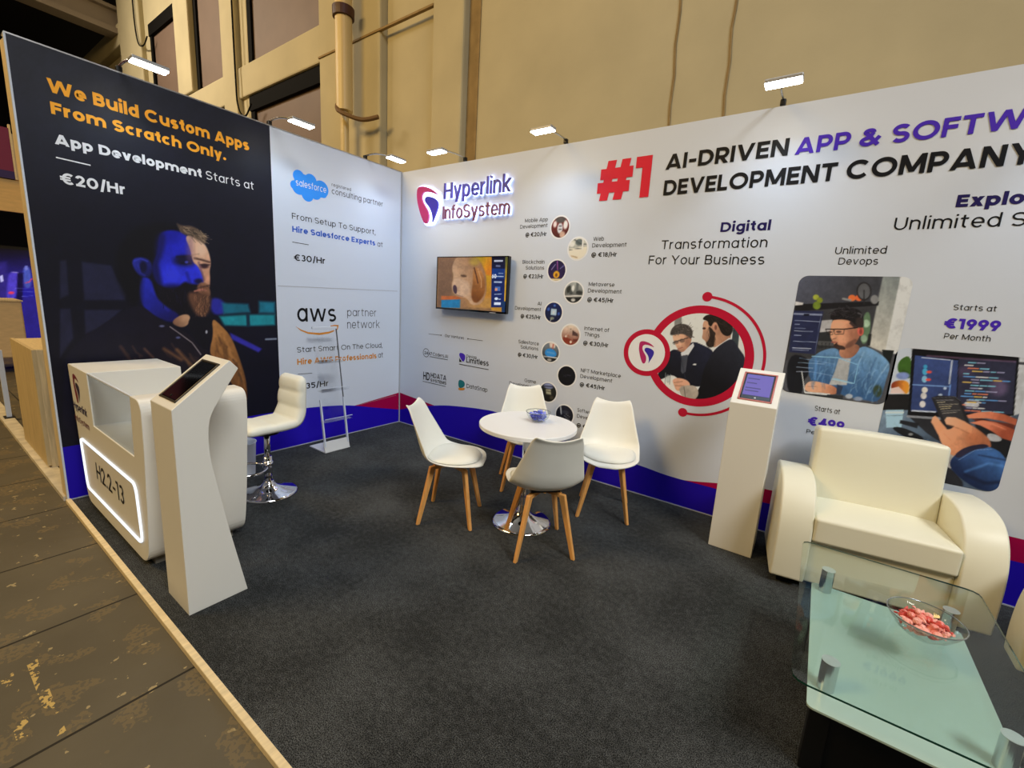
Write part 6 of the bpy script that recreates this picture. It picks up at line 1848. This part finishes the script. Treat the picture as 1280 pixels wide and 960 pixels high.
for px_, py_ in ((-0.220, -0.36), (0.215, -0.36), (-0.220, 0.40 - 0.075), (0.200, 0.375 - 0.06)):
    link('post', tube(bmesh.new(), (px_, py_, 0.331), (px_, py_, 0.4405), 0.026, n=32), M_STEEL, cf, smooth=False)
    pc = link('post_cap', tube(bmesh.new(), (px_, py_, 0.4405), (px_, py_, 0.4419), 0.027, n=32), mat('cap_steel', (224, 226, 230), 0.3, 0.5), cf)
    link('post_foot', lathe(bmesh.new(), [(0, 0.300), (0.030, 0.300), (0.031, 0.3219), (0, 0.3219)], 28, (px_, py_, 0)), M_CHROME, cf)
    link('leg', box(px_ - 0.032, px_ + 0.032, py_ - 0.032, py_ + 0.032, 0.0, 0.30), M_BLACKP, cf, bevel=0.004)
for yy in (-0.36, 0.325):
    link('leg_panel', box(-0.188, 0.168, yy - 0.015, yy + 0.015, 0.02, 0.28), M_BLACKP, cf)

PB2 = (4.737, -1.525, 0.450)
bowl('wide shallow glass bowl of pink wrapped sweets on the glass coffee table', PB2, [(0, 0), (0.040, 0.0), (0.050, 0.005), (0.082, 0.030), (0.102, 0.058), (0.113, 0.080)], 0.003)
MP = [mat('wrapper_pink', (240, 146, 134), 0.3), mat('wrapper_red', (214, 84, 76), 0.3), mat('wrapper_rose', (246, 176, 164), 0.3)]
fill('pink wrapped sweet in the wide bowl on the coffee table', 'pink wrapped sweets', PB2, MP, 0.0235, [(0.026, 0.022, 4), (0.034, 0.058, 9), (0.036, 0.02, 3), (0.054, 0.078, 11), (0.056, 0.042, 7), (0.060, 0.01, 1), (0.070, 0.05, 6), (0.074, 0.015, 2)], 23)

# ------------------------------------------------------------------ armchairs
M_HIDE = mat('cream_hide', (232, 230, 210), 0.40, bump=0.05, bscale=220, spec=0.4)


def armchair(label, loc, rz):
    """local: x across, front towards -y; origin at the middle of the footprint"""
    e = empty('armchair', label, 'armchair', loc, rz, 'cream leather armchairs')
    H_ = 0.50
    # side outline of an arm (y, z): straight front that curls over into the top
    o = [(-0.345, 0.055), (-0.350, 0.20), (-0.343, 0.36), (-0.318, 0.47), (-0.268, 0.56), (-0.19, 0.622), (-0.09, 0.648), (0.01, 0.652), (0.10, 0.648), (0.18, 0.638)]
    o = spline(o, 4) + [(0.20, 0.40), (0.20, 0.055)]
    for sgn in (-1, 1):
        xa, xb = sorted((sgn * 0.321, sgn * 0.50))
        a = link('armrest', prism(bmesh.new(), o, 'x', xa, xb), M_HIDE, e, bevel=0.045, seg=5, angle=50)
        for p_ in a.data.polygons: p_.use_smooth = True
    b = link('base', box(-0.322, 0.322, -0.315, 0.18, 0.055, 0.325), M_HIDE, e, bevel=0.012, seg=3)
    # seat cushion, slightly domed with a soft front roll
    bm = box(-0.320, 0.320, -0.345, 0.12, 0.325, 0.475)
    bmesh.ops.subdivide_edges(bm, edges=bm.edges[:], cuts=8, use_grid_fill=True)
    for v in bm.verts:
        if v.co.z > 0.44:
            k = (1 - (v.co.x / 0.320) ** 4) * (1 - ((v.co.y + 0.11) / 0.235) ** 6)
            v.co.z += 0.018 * k
    s = link('seat_cushion', bm, M_HIDE, e, bevel=0.0)
    md = s.modifiers.new('bevel', 'BEVEL'); md.width = 0.035; md.segments = 4; md.limit_method = 'ANGLE'; md.angle_limit = math.radians(50)
    for p_ in s.data.polygons: p_.use_smooth = True
    # back cushion leaning backwards
    bm = box(-0.322, 0.322, -0.085, 0.085, 0.0, 0.52)
    bmesh.ops.subdivide_edges(bm, edges=bm.edges[:], cuts=6, use_grid_fill=True)
    for v in bm.verts:
        if v.co.y < 0: v.co.y -= 0.020 * (1 - (v.co.x / 0.322) ** 4) * (1 - ((v.co.z - 0.26) / 0.26) ** 4)
        if v.co.z > 0.5: v.co.z += 0.010 * (1 - (v.co.x / 0.322) ** 2)
    bmesh.ops.transform(bm, matrix=Matrix.Translation((0, 0.095, 0.40)) @ Matrix.Rotation(math.radians(-6), 4, 'X'), verts=bm.verts)
    s = link('backrest', bm, M_HIDE, e)
    md = s.modifiers.new('bevel', 'BEVEL'); md.width = 0.04; md.segments = 4; md.limit_method = 'ANGLE'; md.angle_limit = math.radians(50)
    for p_ in s.data.polygons: p_.use_smooth = True
    for sx in (-1, 1):
        for sy in (-1, 1):
            link('foot', box(sx * 0.42 - 0.03, sx * 0.42 + 0.03, sy * 0.20 - 0.08, sy * 0.20 - 0.02, 0.0, 0.06), M_BLACKP, e)
    return e


armchair('cream leather armchair with curled arms standing against the back wall', (4.666, -0.295, 0.0), math.radians(8))
armchair('cream leather armchair cut off by the right edge of the picture', (5.575, -1.13, 0.0), -PI / 2)

# ------------------------------------------------------------------ small bin behind the counter
bn = empty('waste_bin', 'small white bin on the carpet behind the counter', 'bin', (0.40, -2.05, 0.0))
link('bin_body', lathe(bmesh.new(), [(0, 0.0), (0.085, 0.0), (0.10, 0.015), (0.115, 0.30), (0.117, 0.30), (0.110, 0.29), (0.095, 0.02), (0, 0.012)], 36), M_WHITE, bn, smooth=False)
link('rim', sweep(bmesh.new(), [(0.116 * math.cos(t), 0.116 * math.sin(t), 0.30) for t in np.linspace(0, 2 * PI, 37)[:-1]], 0.004, 8, True), M_WHITE, bn)

# ------------------------------------------------------------------ beyond the left wall: crates and the neighbours' stand
cr = empty('plywood_crate', 'tall plywood crate standing on the hall floor just outside the left wall', 'crate', (-1.28, -2.66, -0.02))
link('front_board', box(-0.55, 0.46, -0.36, -0.335, 0.05, 1.02), mat_wood('crate_front', (206, 184, 140), 0.6, (6, 6, 1.2), 0.1), cr)
for i, x in enumerate((0.40, 0.33, 0.26)):
    link('side_board', box(x + 0.028, x + 0.058, -0.335 + 0.02 * i, 0.36, 0.03, 1.02 - 0.02 * i), M_PLY, cr, bevel=0.003)
link('top_board', box(-0.55, 0.38, -0.335, 0.36, 0.985, 1.015), M_PLY, cr)
link('back_board', box(-0.55, 0.38, 0.335, 0.36, 0.05, 0.985), M_PLY, cr)
link('skid', box(-0.50, 0.40, -0.30, 0.30, 0.0, 0.05), mat('skid_dark', (52, 30, 18), 0.8), cr)

p_tl, p_br = at(-30, 378, 0, -6.4), at(37, 447, 0, -6.4)
c2 = empty('packing_case', 'large pale packing case on the hall floor behind the plywood crate', 'case', (-6.4, (p_tl[1] + p_br[1]) / 2, -0.02))
hy = abs(p_br[1] - p_tl[1]) / 2
zt = at(20, 377, 0, -6.4)[2] + 0.02
zb = at(20, 447, 0, -6.4)[2] + 0.02
link('case_body', box(-0.9, 0.0, -hy, hy, zb, zt), mat_wood('case_board', (226, 196, 148), 0.6, (2, 2, 6), 0.08), c2, bevel=0.02)
link('lid_edge', box(-0.92, 0.015, -hy - 0.015, hy + 0.015, zt, zt + 0.02), M_PLY, c2)
for sy in (-1, 1):
    link('leg', box(-0.86, -0.04, sy * hy * 0.9 - 0.05, sy * hy * 0.9 + 0.05, 0.0, zb), mat('case_leg', (40, 30, 24), 0.8), c2)

# neighbours' display wall with a lit picture of figures in violet light
dz0, dz1 = at(20, 445, 0, -9.5)[2], at(20, 312, 0, -9.5)[2]
dy0, dy1 = at(-60, 400, 0, -9.5)[1], at(60, 400, 0, -9.5)[1]
ds = empty('display_wall', 'large violet lit display wall of the stand across the aisle', 'display', (-9.5, (dy0 + dy1) / 2, 0.0))
hw_ = (dy1 - dy0) / 2
link('frame', box(-0.12, -0.004, -hw_ - 0.05, hw_ + 0.05, -0.02, dz1 + 0.06), M_BLACKP, ds)
FIG = [('p', [(-800, 640), (1400, 640), (1400, 760), (-800, 760)], (30, 26, 150), 20), ('p', [(-200, 300), (80, 300), (120, 800), (-300, 800)], (44, 34, 120), 40), ('P', [(120, 430), (240, 420), (260, 560), (200, 800), (80, 800), (100, 560)], (76, 60, 190), 20), ('P', [(300, 360), (400, 350), (420, 560), (400, 640), (320, 640)], (70, 84, 180), 20), ('p', [(230, 440), (310, 440), (300, 800), (220, 800)], (14, 8, 60), 14), ('P', [(0, 470), (40, 470), (48, 560), (0, 560)], (190, 186, 240), 6), ('l', [(340, 570), (390, 560), (430, 510)], (230, 60, 70), 6, 1, 10), ('e', (150, 705, 40, 16), (236, 60, 80), 8), ('l', [(200, 640), (440, 645)], (130, 130, 220), 4, .8, 6), ('l', [(200, 690), (440, 690)], (90, 90, 200), 4, .7, 6), ('l', [(300, 750), (440, 745)], (110, 110, 220), 4, .7, 8), ('l', [(160, 425), (240, 440)], (150, 136, 210), 4, .8, 12), ('P', [(320, 350), (370, 340), (376, 400), (330, 410)], (110, 116, 200), 8)]


def disp_base(X, Y):
    t = np.clip((Y - 100) / 400, 0, 1)[:, None]
    return np.array([[4, 3, 16]]) * (1 - t) + np.array([[36, 28, 124]]) * t


o_ = picture('display_picture', ('L', 0.0), -hw_, hw_, dz0, dz1, 'rect', 0, disp_base, FIG, (0, 300, 10.667), mat_vcol('display_print', 0.4, emit=1.0), ds, 0.002, 0.02, gain=1.0,
             emissive=True, xf=lambda U, V: to_px(np.stack([np.full_like(U, -9.5), U + (dy0 + dy1) / 2, V], -1)))
link('light_strip', box(0.0, 0.05, -hw_, hw_, dz0 - 0.12, dz0 - 0.02), mat_emit('strip_white', (190, 214, 255), 0.8), ds)
link('counter_front', box(0.0, 0.3, -hw_, hw_, -0.02, dz0 - 0.14), M_WHITE, ds)

# maroon fascia and pale timber of the neighbouring stand
fa = empty('stand_fascia', 'maroon fascia board with plywood edges on the neighbouring stand', 'fascia', (-5.2, -3.4, 0.0))
q_ = lambda x, y: at(x, y, 0, -5.2)
a_, b_ = q_(10, 160), q_(14, 214)
link('fascia_board', box(-0.04, 0.0, -2.5, a_[1] + 3.4, b_[2], a_[2]), mat('fascia_maroon', (116, 6, 62), 0.5), fa)
link('fascia_hem', box(-0.042, 0.002, -2.5, a_[1] + 3.4, b_[2] - 0.10, b_[2] - 0.001), mat('fascia_violet', (40, 10, 90), 0.5), fa)
c_, d_ = q_(30, 160), q_(27, 230)
link('end_board', box(-0.06, 0.0, a_[1] + 3.402, q_(17, 190)[1] + 3.4, b_[2] - 0.1, a_[2] + 0.05), M_PALE, fa)
link('edge_board', box(-0.10, -0.02, q_(17, 190)[1] + 3.402, c_[1] + 3.4, b_[2] - 0.1, a_[2] - 0.06), M_PLY, fa)
e_, f_ = q_(28, 222), q_(28, 266)
link('header_board', box(-0.12, -0.03, -2.5, e_[1] + 3.5, f_[2], b_[2] - 0.11), mat_wood('header_pale', (222, 184, 120), 0.6, (2, 2, 8), 0.08), fa)
link('post', box(-0.11, -0.03, e_[1] + 3.5 - 0.02, e_[1] + 3.5 + 0.08, -0.02, f_[2] - 0.002), M_BLACKP, fa)
ms = empty('metal_frame', 'white metal frame post standing on the strip outside the wall', 'frame', tuple(at(12, 523, 2, -0.0) * np.array([1, 1, 0]) + np.array([0, 0, 0.012])))
link('upright', box(-0.02, 0.02, -0.02, 0.02, 0.012, 0.75), M_WHITE, ms)
link('foot_plate', box(-0.06, 0.06, -0.04, 0.04, 0.0, 0.012), M_BLACKP, ms)
